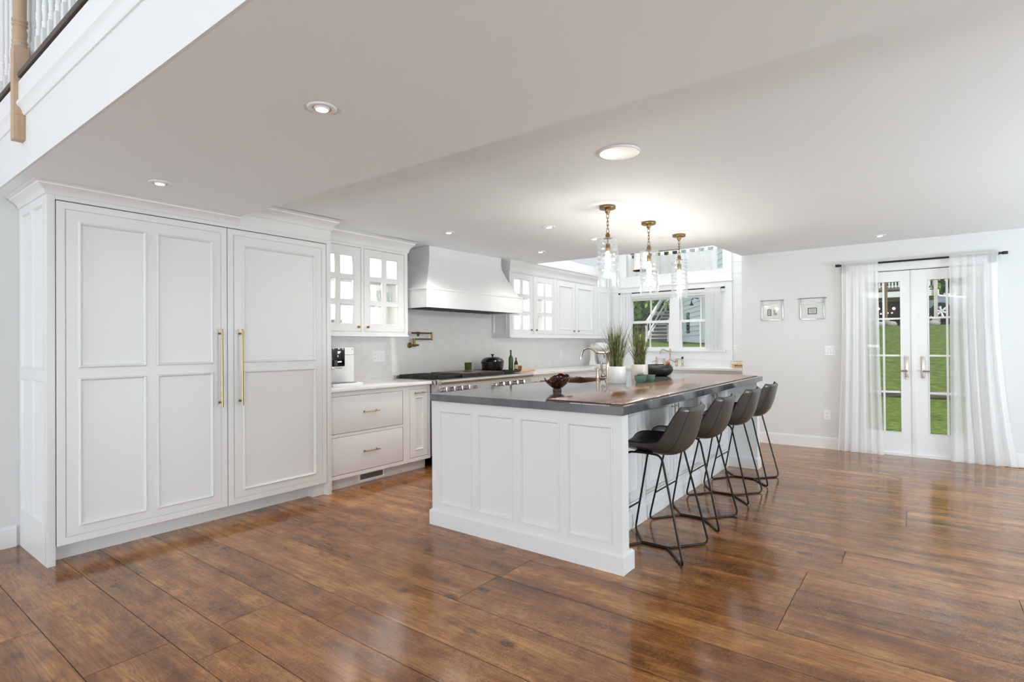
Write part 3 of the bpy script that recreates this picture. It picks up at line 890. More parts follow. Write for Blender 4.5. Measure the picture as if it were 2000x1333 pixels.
def tall_cupboard():
    t = thing('refrigerator_cupboard', (1.9, 4.4, 0), 'tall white panelled double-door cupboard with two long brass handles', 'cupboard')
    fm = plane('Y-', YT)
    x0, x1 = 0.918, 2.855
    mb = MB()
    # carcass, end panel with its four panels, stiles
    mb.box(0.950, x1 - .012, 4.15, YW - .01, 0.10, 2.20)
    fbox(mb, fm, x0, 0.958, 0, 2.215, -.042, 0.0, .002); fbox(mb, fm, 2.812, x1, 0, 2.215, -.62, 0, .002)
    fbox(mb, fm, 0.9585, 2.8115, 2.186, 2.215, -.05, -.0003); fbox(mb, fm, x0 + .0005, XS1 - .002, 2.2155, ZS - .002, -.042, -.0005); fbox(mb, fm, XS1 + .002, x1 - .0005, 2.2155, zc(2.0) - .003, -.6, -.0005)
    body = mb.build('body', M['white'], t)
    e = MB(); fe = plane('X-', x0 + .0)
    hs = []
    for (a, b) in ((4.170, 4.405), (4.445, 4.675)):
        for (c, d) in ((0.245, 1.105), (1.165, 2.165)): hs.append((a, b, c, d))
    framed(e, fe, (YT + .0425, YW - .002, 0, 2.27), hs, 0.022, PANEL_S)
    e.build('end_panel', M['white'], t)
    for (a, b, cols, hx) in ((0.963, 1.963, ((1.068, 1.437), (1.493, 1.863)), 1.909), (1.968, 2.808, ((2.077, 2.703),), 2.057)):
        mb = MB(); zz = ((0.205, 1.113), (1.171, 2.070))
        inset_door(mb, fm, (a, b, 0.110, 2.180), [(c[0], c[1], z[0], z[1]) for c in cols for z in zz], 0.045, 0.022)
        d = mb.build('door', M['white'], t)
        bar_pull(fm, 0.852, 1.428, hx, d, 0.0065, 0.040, vertical=True, inset=0.035)
    mb = MB(); mb.box(0.96, 2.80, 4.232, 4.25, 0.0, 0.11)
    mb.box(2.700, 2.812, 4.17, 4.232, 0, 0.11)
    mb.build('toe_kick', M['white'], t)
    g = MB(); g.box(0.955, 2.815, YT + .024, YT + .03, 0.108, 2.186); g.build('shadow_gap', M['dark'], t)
    crown('crown_moulding', t, x0, XS1 + 0.0, YT, 2.212, ZS - .001, YW - .01, 0.072, True, False)
    crown('crown_moulding', t, XS1 + 0.003, x1, YT, 2.305, zc(2.4) - .004, 4.33, 0.075, False, True)


tall_cupboard()

# ------------------------------------------------------------------ base cupboard with two drawers, left of the range
YB = 4.15


def base_unit(name, x0, x1, label, fronts, group=None, yf=YB, wall=True, toe=True, z1=0.886):
    """white base unit; fronts: ('drawer'|'door', rect, panel rects, pulls)"""
    t = thing(name, ((x0 + x1) / 2, (yf + YW) / 2, 0), label, 'cabinet', group)
    fm = plane('Y-', yf)
    mb = MB()
    mb.box(x0 + .002, x1 - .002, yf + .028, YW - .012, .105, z1)
    framed(mb, fm, (x0, x1, 0.105, z1), [(f[1][0] - .003, f[1][1] + .003, f[1][2] - .003, f[1][3] + .003) for f in fronts], 0.026, [(0, 0), (0, -.024)], cap=False)
    mb.build('body', M['white'], t)
    for kind, rect, panels, pulls in fronts:
        d = MB()
        if panels: framed(d, fm, rect, panels, 0.02, PANEL_S)
        else: fbox(d, fm, *rect, -.022, 0, .0015)
        o = d.build('drawer' if kind == 'drawer' else 'door', M['white'], t)
        for pl in pulls:
            if pl[0] == 'bar': bar_pull(fm, pl[1], pl[2], pl[3], o, 0.0052, 0.03, inset=0.022)
            else: round_knob(fm, pl[1], pl[2], o, 0.012)
    if toe:
        k = MB(); k.box(x0 + .01, x1 - .01, yf + .075, yf + .093, 0, .105); k.build('toe_kick', M['white'], t)
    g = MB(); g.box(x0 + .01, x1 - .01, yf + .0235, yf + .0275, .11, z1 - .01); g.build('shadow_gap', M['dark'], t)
    return t


base_unit('base_cabinet', 2.860, 4.083, 'white base cabinet of two wide drawers and a slim pull-out left of the range', [
    ('drawer', (2.872, 3.700, 0.509, 0.840), [], [('bar', 3.208, 3.392, 0.681)]),
    ('drawer', (2.872, 3.700, 0.142, 0.475), [], [('bar', 3.208, 3.392, 0.314)]),
    ('door', (3.795, 4.045, 0.148, 0.842), [(3.865, 3.985, 0.215, 0.765)], [('bar', 3.85, 4.0, 0.805)])])
# vent in its toe kick
v = MB(); fv = plane('Y-', YB + .075)
v.loops(fv, (3.215, 3.525, 0.008, 0.100), [(0, 0), (0, .006), (.012, .008), (.018, .003), (.018, -.0)], cap=True)
vent = v.build('toe_kick_vent', M['plastic'])
tag(vent, 'white slotted air vent in the toe kick under the drawers', 'vent')
v = MB()
for i in range(26):
    u = 3.24 + i * .0102
    fbox(v, fv, u, u + .0062, 0.03, 0.078, 0.0005, 0.0022)
v.build('slots', M['slot'], vent)

mb = MB(); mb.box(2.858, 4.083, 4.118, YW - .013, 0.887, 0.917, .004)
tag(mb.build('countertop', M['quartz']), 'white quartz countertop left of the range under the coffee machine', 'countertop')
# stone backsplash
mb = MB(); mb.box(2.856, XWIN - .002, YW - .013, YW - .0005, 0.86, 1.75)
tag(mb.build('backsplash', M['stone']), 'pale veined stone slab backsplash behind the range', 'backsplash')


# ------------------------------------------------------------------ wall cabinets
YU = 4.42


def lite_door(t, fm, rect, glass, mid, rows, knob):
    """glazed door: frame, six panes, knob"""
    u0, u1, v0, v1 = rect; g0, g1, h0, h1 = glass
    d = MB()
    for (a, b, c, e) in ((u0, g0, v0, v1), (g1, u1, v0, v1), (g0, g1, v0, h0), (g0, g1, h1, v1)): fbox(d, fm, a, b, c, e, -.022, 0)
    fbox(d, fm, mid - .020, mid + .020, h0, h1, -.018, -.003)
    for r in rows: 
        for (p, q) in ((g0, mid - .020), (mid + .020, g1)): fbox(d, fm, p, q, r - .020, r + .020, -.018, -.003)
    cuts_u = [g0, mid - .020, mid + .020, g1]; cv = [h0] + [x for r in rows for x in (r - .020, r + .020)] + [h1]
    for i in (0, 2):
        for j in range(0, len(cv), 2): d.loops(fm, (cuts_u[i], cuts_u[i + 1], cv[j], cv[j + 1]), [(0, -.002), (.004, .001), (.008, -.004), (.008, -.018)], cap=False)
    o = d.build('door', M['white'], t)
    g = MB(); fbox(g, fm, g0, g1, h0, h1, -.013, -.010); g.build('pane', M['cabglass'], o)
    round_knob(fm, knob[0], knob[1], o, 0.0135)
    return o


def wall_cabinet(x0, x1, label, doors, solid, ztop, shelves=(), left_panel=False, right_panel=True, knobs=(), z0=1.392, crown_left=False, crown_right=True, lit=True):
    if left_panel: x0 += .0105
    t = thing('wall_cabinet', ((x0 + x1) / 2, 4.58, z0), label, 'cabinet', 'white wall cabinets')
    fm = plane('Y-', YU)
    mb = MB(); zt = 2.30
    mb.box(x0, x0 + .02, YU + .026, YW - .014, z0 + .046, zt - .031); mb.box(x1 - .02, x1, YU + .026, YW - .014, z0 + .046, zt - .031)
    mb.box(x0 + .0005, x1 - .0005, YU + .027, YW - .015, z0 + .012, z0 + .0455); mb.box(x0 + .0005, x1 - .0005, YU + .027, YW - .015, zt - .030, zt - .0005); mb.box(x0 + .021, x1 - .021, YW - .022, YW - .0145, z0 + .046, zt - .031)
    rects = [d[0] for d in doors] + [d[0] for d in solid]
    framed(mb, fm, (x0, x1, z0 + .008, zt), [(r[0] - .003, r[1] + .003, r[2] - .003, r[3] + .003) for r in rects], 0.026, [(0, 0), (0, -.024)], cap=False)
    mb.prism([(YU - .0, z0 + .008), (YU - .010, z0 + .004), (YU - .010, z0 - .004), (YU + .002, z0 - .004), (YW - .014, z0 - .004), (YW - .014, z0 + .008)], 0, x0 - .0, x1 + (.010 if right_panel and crown_right else 0))
    fbox(mb, fm, x0 + .0005, x1 - .0005, zt + .0005, ztop, -.30, -.0004)
    if left_panel:
        fe = plane('X-', x0)
        framed(mb, plane('X-', x0 - .010), (YU + .001, YW - .015, z0 + .009, zt), [(YU + .05, YW - .05, z0 + .05, zt - .10)], 0.0095, PANEL_S[:-1] + [(0.016, -0.006)], .008)
    body = mb.build('body', M['white'], t)
    for rect, glass, mid, rows, knob in doors: lite_door(t, fm, rect, glass, mid, rows, knob)
    for rect, panels, knob in solid:
        d = MB(); framed(d, fm, rect, panels, .022, PANEL_S); o = d.build('door', M['white'], t)
        if knob: round_knob(fm, knob[0], knob[1], o, 0.0135)
    if doors:
        s = MB()
        for z in shelves: s.box(x0 + .022, x1 - .022, YU + .05, YW - .024, z - .009, z + .009)
        s.build('shelf', M['white'], t)
        st = MB(); st.box(x0 + .05, x1 - .05, YU + .035, YU + .05, zt - .042, zt - .032)
        for z in shelves: st.box(x0 + .05, x1 - .05, YU + .052, YU + .064, z - .016, z - .0095)
        st.build('light_strip', M['strip'], t)
    crown('crown_moulding', t, x0, x1, YU, 2.292, ztop, YW - .02, 0.085, crown_left, crown_right)
    return t


wall_cabinet(2.857, 4.022, 'white glass-door wall cabinet between tall cupboard and range hood', [
    ((2.905, 3.404, 1.437, 2.262), (2.985, 3.323, 1.507, 2.178), 3.143, (1.722, 1.965), (3.371, 1.480)),
    ((3.447, 3.972, 1.437, 2.262), (3.516, 3.885, 1.507, 2.190), 3.702, (1.722, 1.965), (3.483, 1.480))], [], zc(3.5) - .002, (1.722, 1.965))
wall_cabinet(5.845, 7.0, 'white glass-door wall cabinet right of the range hood', [
    ((5.895, 6.399, 1.445, 2.275), (5.945, 6.318, 1.50, 2.20), 6.131, (1.735, 1.972), (6.344, 1.50)),
    ((6.42, 6.955, 1.445, 2.275), (6.508, 6.900, 1.50, 2.20), 6.704, (1.735, 1.972), (6.473, 1.50))], [], zc(6.2) - .002, (1.735, 1.972), left_panel=True, crown_left=True, crown_right=False)
wall_cabinet(7.0, 8.30, 'white wall cabinet with two solid panelled doors right of the glass ones', [], [
    ((7.045, 7.592, 1.445, 2.275), [(7.115, 7.525, 1.52, 2.20)], (7.53, 1.50)),
    ((7.608, 8.215, 1.445, 2.275), [(7.68, 8.145, 1.52, 2.20)], (7.67, 1.50))], zc(6.2) - .002, crown_right=False)
wall_cabinet(8.30, 8.86, 'plain white corner wall cabinet beside the shiplap window wall', [], [
    ((8.345, 8.82, 1.445, 2.275), [(8.41, 8.76, 1.52, 2.20)], None)], zc(6.2) - .002, crown_right=False)


# crockery inside the lit cabinets
def plate_stack(x, y, z, n, r, name, label, group, m='ceramic'):
    o0 = None
    for i in range(n):
        b = MB(); b.lathe([(r * .55, 0), (r * .62, .003), (r, .012), (r * .98, .015), (r * .6, .007), (0, .006)], (x, y, z + i * .008), 2, 28)
        tag(b.build(name, M[m]), label[i] if isinstance(label, list) else label, 'plate', group)


def bowl_stack(x, y, z, n, r, group, label):
    for i in range(n):
        b = MB(); b.lathe([(r * .5, 0), (r * .55, .004), (r * .9, .035), (r, .055), (r * .96, .055), (r * .85, .035), (r * .45, .010), (0, .008)], (x, y, z + i * .019), 2, 28)
        tag(b.build('cereal_bowl', M['saucer']), label, 'bowl', group)


ZSH = 1.4375
bowl_stack(3.045, 4.56, ZSH, 4, 0.062, 'bowls stacked in the left wall cabinet', 'stoneware bowl in the stack behind the leftmost cabinet pane')
bowl_stack(3.225, 4.56, ZSH, 4, 0.052, 'second bowl stack in the left wall cabinet', 'stoneware bowl in the stack left of the brass cabinet knob')
plate_stack(3.61, 4.58, ZSH, 7, 0.105, 'dinner_plate', 'white plate stacked on the bottom shelf behind the right glass door', 'dinner plates in the left wall cabinet')
plate_stack(3.83, 4.59, ZSH, 5, 0.080, 'side_plate', 'small white plate stacked at the right end of the bottom shelf', 'side plates in the left wall cabinet')


def tumbler(x, y, z, r, h, label, group):
    b = MB(); b.lathe([(r * .8, 0), (r * .82, .002), (r, h), (r * .94, h), (r * .76, .006), (0, .006)], (x, y, z), 2, 20)
    return tag(b.build('drinking_glass', M['drink']), label, 'glass', group)


for i, (x, y, h) in enumerate(((3.56, 4.52, .13), (3.63, 4.60, .14), (3.76, 4.52, .15), (3.80, 4.62, .15), (3.86, 4.53, .13))):
    tumbler(x, y, 1.7315, .032, h, 'clear tumbler on the middle shelf behind the right glass door', 'tumblers on the middle shelf')
tumbler(3.19, 4.66, ZSH, .03, .16, 'tall clear glass behind the stacked bowls in the left wall cabinet', None)
b = MB(); b.lathe([(.045, 0), (.06, .03), (.062, .09), (.05, .12), (.046, .12), (.056, .09), (.05, .02), (0, .01)], (6.05, 4.58, ZSH), 2, 24)
jar = b.build('serving_jug', M['saucer']); tag(jar, 'pale stoneware jug at the bottom left of the glass cabinet right of the hood', 'jug')


# ------------------------------------------------------------------ range hood
def hood():
    t = thing('range_hood', (4.91, 4.4, 1.70), 'white painted flared range hood above the cooker', 'range hood')
    xb0, xb1, yb, z0, z1 = 4.045, 5.775, 4.155, 1.70, 1.895
    xt0, xt1, yt, zt = 4.33, 5.640, 4.40, 2.305
    B = YW - .014
    mb = MB()
    # curved flare from the band to the straight top box
    rows = []
    for i in range(9):
        s = i / 8
        e = 1 - (1 - s) ** 1.22
        x0 = xb0 + .02 + (xt0 - xb0 - .02) * e; x1 = xb1 - .02 - (xb1 - .02 - xt1) * e; y = yb + .02 + (yt - yb - .02) * e; z = z1 + (zt - z1) * s
        rows.append([(x0, B, z), (x0, y, z), (x1, y, z), (x1, B, z)])
    mb.grid(rows)
    mb.box(xt0 - .008, xt1 + .008, yt - .008, B, zt - .012, zt + .006, .003)
    mb.hexa([(xt0, yt, zt), (xt1, yt, zt), (xt1, B, zt), (xt0, B, zt), (xt0, yt, zc(xt0) - .002), (xt1, yt, zc(xt1) - .002), (xt1, B, zc(xt1) - .002), (xt0, B, zc(xt0) - .002)])
    mb.build('chimney', M['white'], t)
    mb = MB()
    for (a, b, c, d) in ((xb0, xb1, yb, yb + .025), (xb0, xb0 + .025, yb + .025, B), (xb1 - .025, xb1, yb + .025, B)): mb.box(a, b, c, d, z0, z1)
    mb.box(xb0 - .006, xb1 + .006, yb - .006, B, z1 - .004, z1 + .016, .004)
    mb.build('band', M['white'], t)
    mb = MB(); mb.box(xb0 + .025, xb1 - .025, yb + .025, B, z0 + .012, z0 + .03); li = mb.build('liner', M['copperdark'], t)
    mb = MB()
    for i in range(4):
        a = xb0 + .2 + i * .345
        for j in range(9): mb.box(a, a + .31, yb + .06 + j * .045, yb + .085 + j * .045, z0 + .004, z0 + .012)
    mb.build('filter', M['iron'], t)


hood()


# ------------------------------------------------------------------ range cooker
def cooker():
    x0, x1 = 4.092, 5.775
    t = thing('range_cooker', ((x0 + x1) / 2, 4.36, 0), 'wide stainless steel range cooker with black grates', 'cooker')
    B = YW - .016
    mb = MB(); mb.box(x0, x1, 4.055, B, 0.12, 0.925, .003)
    mb.box(x0, x1, B - .04, B, .925, .958, .004)
    mb.build('body', M['steel'], t)
    mb = MB(); yf = 3.995
    mb.prism([(4.075, .930), (4.03, .932), (yf, .925), (yf - .008, .905), (yf, .884), (4.02, .880), (4.075, .880)], 0, x0, x1)
    mb.build('bullnose', M['steel'], t)
    mb = MB(); mb.prism([(4.06, .880), (4.035, .880), (4.012, .765), (4.06, .765)], 0, x0 + .002, x1 - .002); pan = mb.build('control_panel', M['steel'], t)
    fm = lambda u, v, o: (u, 4.012 + (v - .765) * .2 - o, v)
    mb = MB(); mb.loops(fm, (4.741, 4.927, .790, .842), [(0, 0), (0, .003), (.005, .003), (.005, .001)]); mb.build('display', M['steel'], pan)
    for u, r, h in ((4.149, .026, .05), (4.274, .026, .05), (4.396, .026, .05), (4.513, .026, .05), (4.661, .016, .035), (5.003, .016, .035), (5.131, .026, .05), (5.252, .026, .05), (5.409, .026, .05), (5.550, .026, .05)):
        k = MB(); c = Vector(fm(u, .822, 0)); n = Vector((0, -1, .1)).normalized()
        prof = [(r * 1.25, 0), (r * 1.25, .006), (r * .8, .008), (r * .8, .018), (r, .02), (r, h), (r * .85, h + .004)]
        k.tube([c + n * hh for _, hh in prof], r, 20, radii=[p[0] for p in prof])
        e = c + n * h; k.tube([e + Vector((0, 0, -r)), e + n * .006, e + Vector((0, 0, r))], r * .22, 8)
        k.build('knob', M['chrome'], t)
    # grates left and right, flat griddle cover between
    for a, b in ((4.125, 4.50), (5.30, 5.62)):
        g = MB()
        for yy in (4.085, 4.36, 4.40, 4.66): g.box(a, b, yy, yy + .016, .945, .968, .003)
        for i in range(5):
            xx = a + (b - a - .014) * i / 4; g.box(xx, xx + .014, 4.085, 4.676, .945, .968, .003)
        for cx in (a + (b - a) * .28, a + (b - a) * .75):
            for cy in (4.23, 4.53): g.lathe([(.05, .932), (.05, .944), (.03, .95), (0, .95)], (cx, cy, 0), 2, 16)
        g.box(a, b, 4.078, 4.69, .926, .934)
        g.build('grate', M['iron'], t)
    g = MB(); g.box(4.515, 4.80, 4.078, 4.69, .928, .962, .003); g.box(4.81, 5.285, 4.078, 4.10, .928, .964, .003); g.build('griddle', M['iron'], t)
    g = MB(); g.box(4.60, 5.285, 4.11, 4.66, .9645, .972, .002); g.build('griddle_cover', M['griddle'], t)
    for a, b in ((x0 + .02, 4.92), (4.95, x1 - .02)):
        d = MB(); d.box(a, b, 4.02, 4.056, .20, .745, .006); o = d.build('oven_door', M['steel'], t)
        h = MB(); h.tube([(a + .04, 3.965, .70), (b - .04, 3.965, .70)], .013, 12)
        for u in (a + .08, b - .08): h.tube([(u, 4.02, .70), (u, 3.965, .70)], .009, 10)
        h.build('handle', M['chrome'], o)
    mb = MB(); mb.box(x0 + .05, x1 - .05, 4.13, 4.15, 0.0, .12); mb.build('toe_kick', M['black'], t)
    for xx in (x0 + .035, x1 - .035):
        l = MB(); l.tube([(xx, 4.075, 0), (xx, 4.075, .12)], .022, 14); l.build('foot', M['steel'], t)


cooker()

# base cabinets right of the range and along the window wall
base_unit('base_cabinet', 5.78, 6.15, 'slim white drawer cabinet just right of the range', [
    ('drawer', (5.86, 6.125, 0.70, 0.852), [], [('bar', 5.92, 6.07, .79)]),
    ('drawer', (5.86, 6.125, 0.42, 0.68), [], [('bar', 5.92, 6.07, .56)]),
    ('drawer', (5.86, 6.125, 0.14, 0.40), [], [('bar', 5.92, 6.07, .28)])], 'base cabinets on the range wall')
base_unit('base_cabinet', 6.15, 7.06, 'wide white panelled cabinet second right of the range', [
    ('door', (6.18, 7.03, 0.14, 0.852), [(6.26, 6.95, .21, .79)], [('knob', 6.97, .80)])], 'base cabinets on the range wall')
base_unit('base_cabinet', 7.06, 8.28, 'white corner base cabinet next to the sink run', [
    ('door', (7.10, 7.45, 0.14, 0.852), [(7.16, 7.39, .21, .79)], [('knob', 7.13, .80)]),
    ('door', (7.55, 8.16, 0.14, 0.852), [(7.62, 8.09, .21, .79)], [('knob', 8.12, .80)])], 'base cabinets on the range wall')


def window_run():
    xf = 8.28
    fm = plane('X-', xf)
    specs = ((1.89, 2.72, 'white panelled drawer unit under the egg basket by the bay corner'), (2.72, 3.90, 'white sink base cabinet with a wide panelled front and bronze pull'), (3.90, 4.14, 'narrow white cabinet front at the inner corner of the sink run'))
    for a, b, lab in specs:
        t = thing('base_cabinet', (8.59, (a + b) / 2, 0), lab, 'cabinet', 'base cabinets under the window')
        mb = MB(); mb.box(xf + .028, XWIN - .002, a + .002, b - .002, .105, .886)
        rects = [(a + .03, b - .03, .66, .845), (a + .03, b - .03, .14, .64)]
        framed(mb, fm, (a, b, .105, .886), [(r[0] - .003, r[1] + .003, r[2] - .003, r[3] + .003) for r in rects], .026, [(0, 0), (0, -.024)], cap=False)
        mb.build('body', M['white'], t)
        for k, r in enumerate(rects):
            d = MB(); framed(d, fm, r, [(r[0] + .05, r[1] - .05, r[2] + .04, r[3] - .04)], .022, PANEL_S); o = d.build('drawer' if k == 0 else 'door', M['white'], t)
            if b - a > .4 and k == 0: bar_pull(fm, (a + b) / 2 - .1, (a + b) / 2 + .1, r[3] - .02, o, .005, .03, m='champagne')
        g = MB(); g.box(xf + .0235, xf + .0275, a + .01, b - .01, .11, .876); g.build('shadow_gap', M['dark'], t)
        k = MB(); k.box(xf + .075, xf + .09, a, b, 0, .105); k.build('toe_kick', M['white'], t)


window_run()
mb = MB()
mb.prism([(5.778, 4.118), (8.245, 4.118), (8.245, 1.888), (XWIN - .001, 1.888), (XWIN - .001, YW - .014), (5.778, YW - .014)], 2, .887, .917)
mb.box(XWIN - .014, XWIN - .001, 1.888, YW - .014, .917, 1.03)
tag(mb.build('countertop', M['quartz']), 'L-shaped white quartz countertop running from the range to the sink window', 'countertop')


def rounded(pts, r=0.03, n=5):
    """polyline with its corners rounded"""
    pts = [Vector(p) for p in pts]; out = [pts[0]]
    for a, b, c in zip(pts, pts[1:], pts[2:]):
        d1, d2 = (a - b), (c - b); k = min(r, d1.length * .45, d2.length * .45)
        p, q = b + d1.normalized() * k, b + d2.normalized() * k
        for i in range(n + 1):
            s = i / n; out.append(p * (1 - s) ** 2 + b * 2 * s * (1 - s) + q * s * s)
    return out + [pts[-1]]


# ------------------------------------------------------------------ island
def island():
    t = thing('kitchen_island', (4.45, 2.1, 0), 'long white panelled kitchen island with overhang for stools', 'island')
    xa, xb, ya, yb = 2.815, 6.085, 1.345, 2.845
    mb = MB(); mb.box(2.90, 5.984, 1.657, yb - .002, .02, .68)
    mb.box(2.90, 4.262, 1.657, yb - .002, .681, .892); mb.box(5.068, 5.984, 1.657, yb - .002, .681, .892); mb.box(4.2625, 5.0675, 1.657, 2.425, .681, .892); mb.build('body', M['white'], t)
    # end panels: near with four fields, far plain; each a leg at the stool side
    mb = MB(); fm = plane('X-', xa)
    framed(mb, fm, (ya, yb, .105, .893), [(2.461, 2.768, .158, .828), (2.108, 2.410, .158, .828), (1.756, 2.052, .158, .828), (1.400, 1.702, .158, .828)], .085, PANEL_S)
    mb.build('end_panel', M['white'], t)
    mb = MB(); mb.box(5.985, xb, ya, yb, .105, .893); mb.build('end_panel', M['white'], t)
    mb = MB()
    def plinth(x0, x1, y0, y1):
        mb.loops(plane('Z+', 0.0), (x0, x1, y0, y1), [(0, 0), (0, .100), (.012, .112)], cap=True, back=True)
    plinth(2.797, 2.945, 1.332, 2.858); plinth(5.945, 6.10, 1.332, 2.858)
    mb.prism([(1.620, 0), (1.656, 0), (1.656, .139), (1.650, .139), (1.642, .130), (1.630, .118), (1.620, .105)], 0, 2.9455, 5.9445)
    mb.prism([(2.8445, 0), (2.8575, 0), (2.8575, .10), (2.846, .111), (2.8445, .111)], 0, 2.9455, 5.9445)
    mb.build('plinth', M['white'], t)
    # seating side: stiles and panelled doors with vertical pulls
    fs = plane('Y-', 1.634)
    mb = MB(); doors = ((2.96, 3.76), (3.82, 4.385), (4.405, 4.98), (5.02, 5.465), (5.485, 5.93))
    framed(mb, fs, (2.90, 5.985, .14, .893), [(a - .003, b + .003, .177, .853) for a, b in doors], .022, [(0, 0), (0, -.02)], cap=False)
    mb.build('face_frame', M['white'], t)
    for i, (a, b) in enumerate(doors):
        d = MB(); framed(d, fs, (a, b, .18, .85), [(a + .055, b - .055, .235, .795)], .02, PANEL_S); o = d.build('door', M['white'], t)
        if i:
            bar_pull(fs, .575, .805, (b - .03) if i in (1, 3) else (a + .03), o, .0055, .03, 'nickel', True, .025)


island()


def island_top():
    t = thing('island_countertop', (4.45, 2.1, .895), 'dark grey stone island countertop with a long brown wood inlay', 'countertop')
    sx0, sx1, sy = 4.27, 5.06, 2.43
    x0, x1, y0, y1, z0, z1 = 2.79, 6.155, 1.325, 2.835, .895, .945
    mb = MB(); mb.prism([(x0, y0), (x1, y0), (x1, y1), (sx1, y1), (sx1, sy), (sx0, sy), (sx0, y1), (x0, y1)], 2, z0, z1)
    o = mb.build('slab', M['zinc'], t)
    bv = o.modifiers.new('edge', 'BEVEL'); bv.width = .002; bv.segments = 2; bv.limit_method = 'ANGLE'
    mb = MB(); mb.box(2.88, 6.12, 1.372, 1.885, z1 + .0002, z1 + .006, .0015); mb.build('wood_inlay', M['inlay'], t)
    mb = MB(); mb.box(2.875, 6.125, 1.366, 1.890, z1 + .0001, z1 + .0012); mb.build('inlay_joint', M['dark'], t)
    # apron sink in the cut-out
    s = thing('apron_sink', (4.66, 2.66, .70), 'brown metal apron sink set in the island edge', 'sink')
    mb = MB(); a, b, c, d, zt, zb = sx0 + .003, sx1 - .003, sy + .003, 2.89, .952, .70
    for (p, q, r, u) in ((a, a + .02, c, d), (b - .02, b, c, d), (a + .02, b - .02, c, c + .02), (a + .02, b - .02, d - .025, d)): mb.box(p, q, r, u, zb, zt if r > c + .1 else .944, .003)
    mb.box(a, b, c, d, zb - .01, zb); mb.build('basin', M['copperdark'], s)
    mb = MB(); mb.lathe([(.04, zb + .001), (.04, zb + .006), (.02, zb + .004), (0, zb + .004)], (4.66, 2.62, 0), 2, 20); mb.build('drain', M['champagne'], s)


island_top()
ZI = 0.945


def island_faucet():
    x, y = 4.60, 2.335
    t = thing('island_faucet', (x, y, ZI), 'tall polished bronze faucet with arched spout behind the front grass pot', 'faucet')
    mb = MB(); mb.lathe([(.030, ZI), (.030, ZI + .006), (.022, ZI + .012), (.016, ZI + .03), (.014, ZI + .22), (.017, ZI + .23), (.017, ZI + .25), (.022, ZI + .258), (.022, ZI + .275), (.012, ZI + .285), (.006, ZI + .30), (0, ZI + .302)], (x, y, 0), 2, 20)
    mb.build('column', M['champagne'], t)
    mb = MB(); z = ZI + .266
    pts = rounded([(x, y, z), (x - .01, y + .10, z), (x - .015, y + .14, z + .035), (x - .02, y + .19, z + .05), (x - .025, y + .245, z + .03), (x - .028, y + .268, z - .04)], .05, 6)
    mb.tube(pts, .010, 12); p = pts[-1]; mb.tube([p, p + Vector((0, 0, -.022))], .013, 14)
    q = Vector((x - .012, y + .12, z + .018)); mb.tube([q + Vector((.001, -.018, -.016)), q + Vector((-.002, .03, .022))], .0135, 12)
    mb.build('spout', M['champagne'], t)
    mb = MB(); c = Vector((x - .01, y + .045, ZI + .055))
    mb.lathe([(0, -.02), (.016, -.015), (.021, 0), (.016, .018), (.010, .026)], tuple(c), 2, 16)
    mb.tube([c, (x, y, ZI + .055)], .010, 10)
    mb.tube([c + Vector((0, 0, .02)), c + Vector((-.002, .012, .08)), c + Vector((-.002, .014, .13))], .008, 10, radii=[.007, .010, .012])
    mb.build('lever', M['champagne'], t)
    x, y = 4.53, 2.40
    s = thing('side_sprayer', (x, y, ZI), 'short polished bronze side sprayer on the island left of the faucet', 'sprayer')
    mb = MB(); mb.lathe([(.022, ZI), (.022, ZI + .012), (.016, ZI + .02), (.017, ZI + .06), (.013, ZI + .10)], (x, y, 0), 2, 18); mb.build('holder', M['champagne'], s)
    mb = MB(); mb.lathe([(.012, ZI + .10), (.014, ZI + .112), (.010, ZI + .125), (.006, ZI + .128)], (x, y, 0), 2, 16)
    mb.tube([(x + .006, y - .022, ZI + .118), (x - .006, y + .03, ZI + .126)], .009, 12, radii=[.011, .008])
    mb.build('spray_head', M['champagne'], s)


island_faucet()


def burl_bowl():
    x, y = 3.475, 2.185
    t = thing('carved_bowl', (x, y, ZI + .0), 'dark glossy burl wood bowl with a broken natural rim on a small foot', 'bowl')
    seg = 48
    def rim(a):   # ragged rim height by angle; view from -x-y
        d = lambda c: math.atan2(math.sin(a - c), math.cos(a - c))
        return .098 + .024 * math.cos(a + 0.30) + .020 * math.exp(-(d(2.3) / .55) ** 2) + .010 * math.exp(-(d(0.35) / .25) ** 2) - .016 * math.exp(-(d(1.55) / .4) ** 2) + .003 * math.sin(9 * a) + .002 * math.sin(17 * a + 1)
    rows_o, rows_i = [], []
    for k in range(13):
        s = k / 12
        ro, ri = [], []
        for i in range(seg):
            a = 2 * PI * i / seg; h = rim(a)
            z = .022 + (h - .022) * s
            w = max(0.0, min(1.0, (z - .022) / .085)); r = .030 + .068 * math.sin(w * PI / 2) ** .8
            if z > .107: r -= (z - .107) * .35
            ro.append((x + r * math.cos(a), y + r * math.sin(a), ZI + z)); ri.append((x + max(r - .007, 0.001) * math.cos(a), y + max(r - .007, .001) * math.sin(a), ZI + z + .004 * (1 - s)))
        rows_o.append(ro); rows_i.append(ri)
    cen = [(x, y, ZI + .024)] * seg
    mb = MB(); mb.grid([cen] + rows_i + rows_o[::-1] + [[(x, y, ZI + .020)] * seg], closed_u=True); mb.build('bowl_body', M['burl'], t, angle=50)
    mb = MB(); mb.lathe([(.033, ZI), (.033, ZI + .016), (.028, ZI + .024), (.012, ZI + .026)], (x, y, 0), 2, 24); mb.build('foot', M['burl'], t)


burl_bowl()


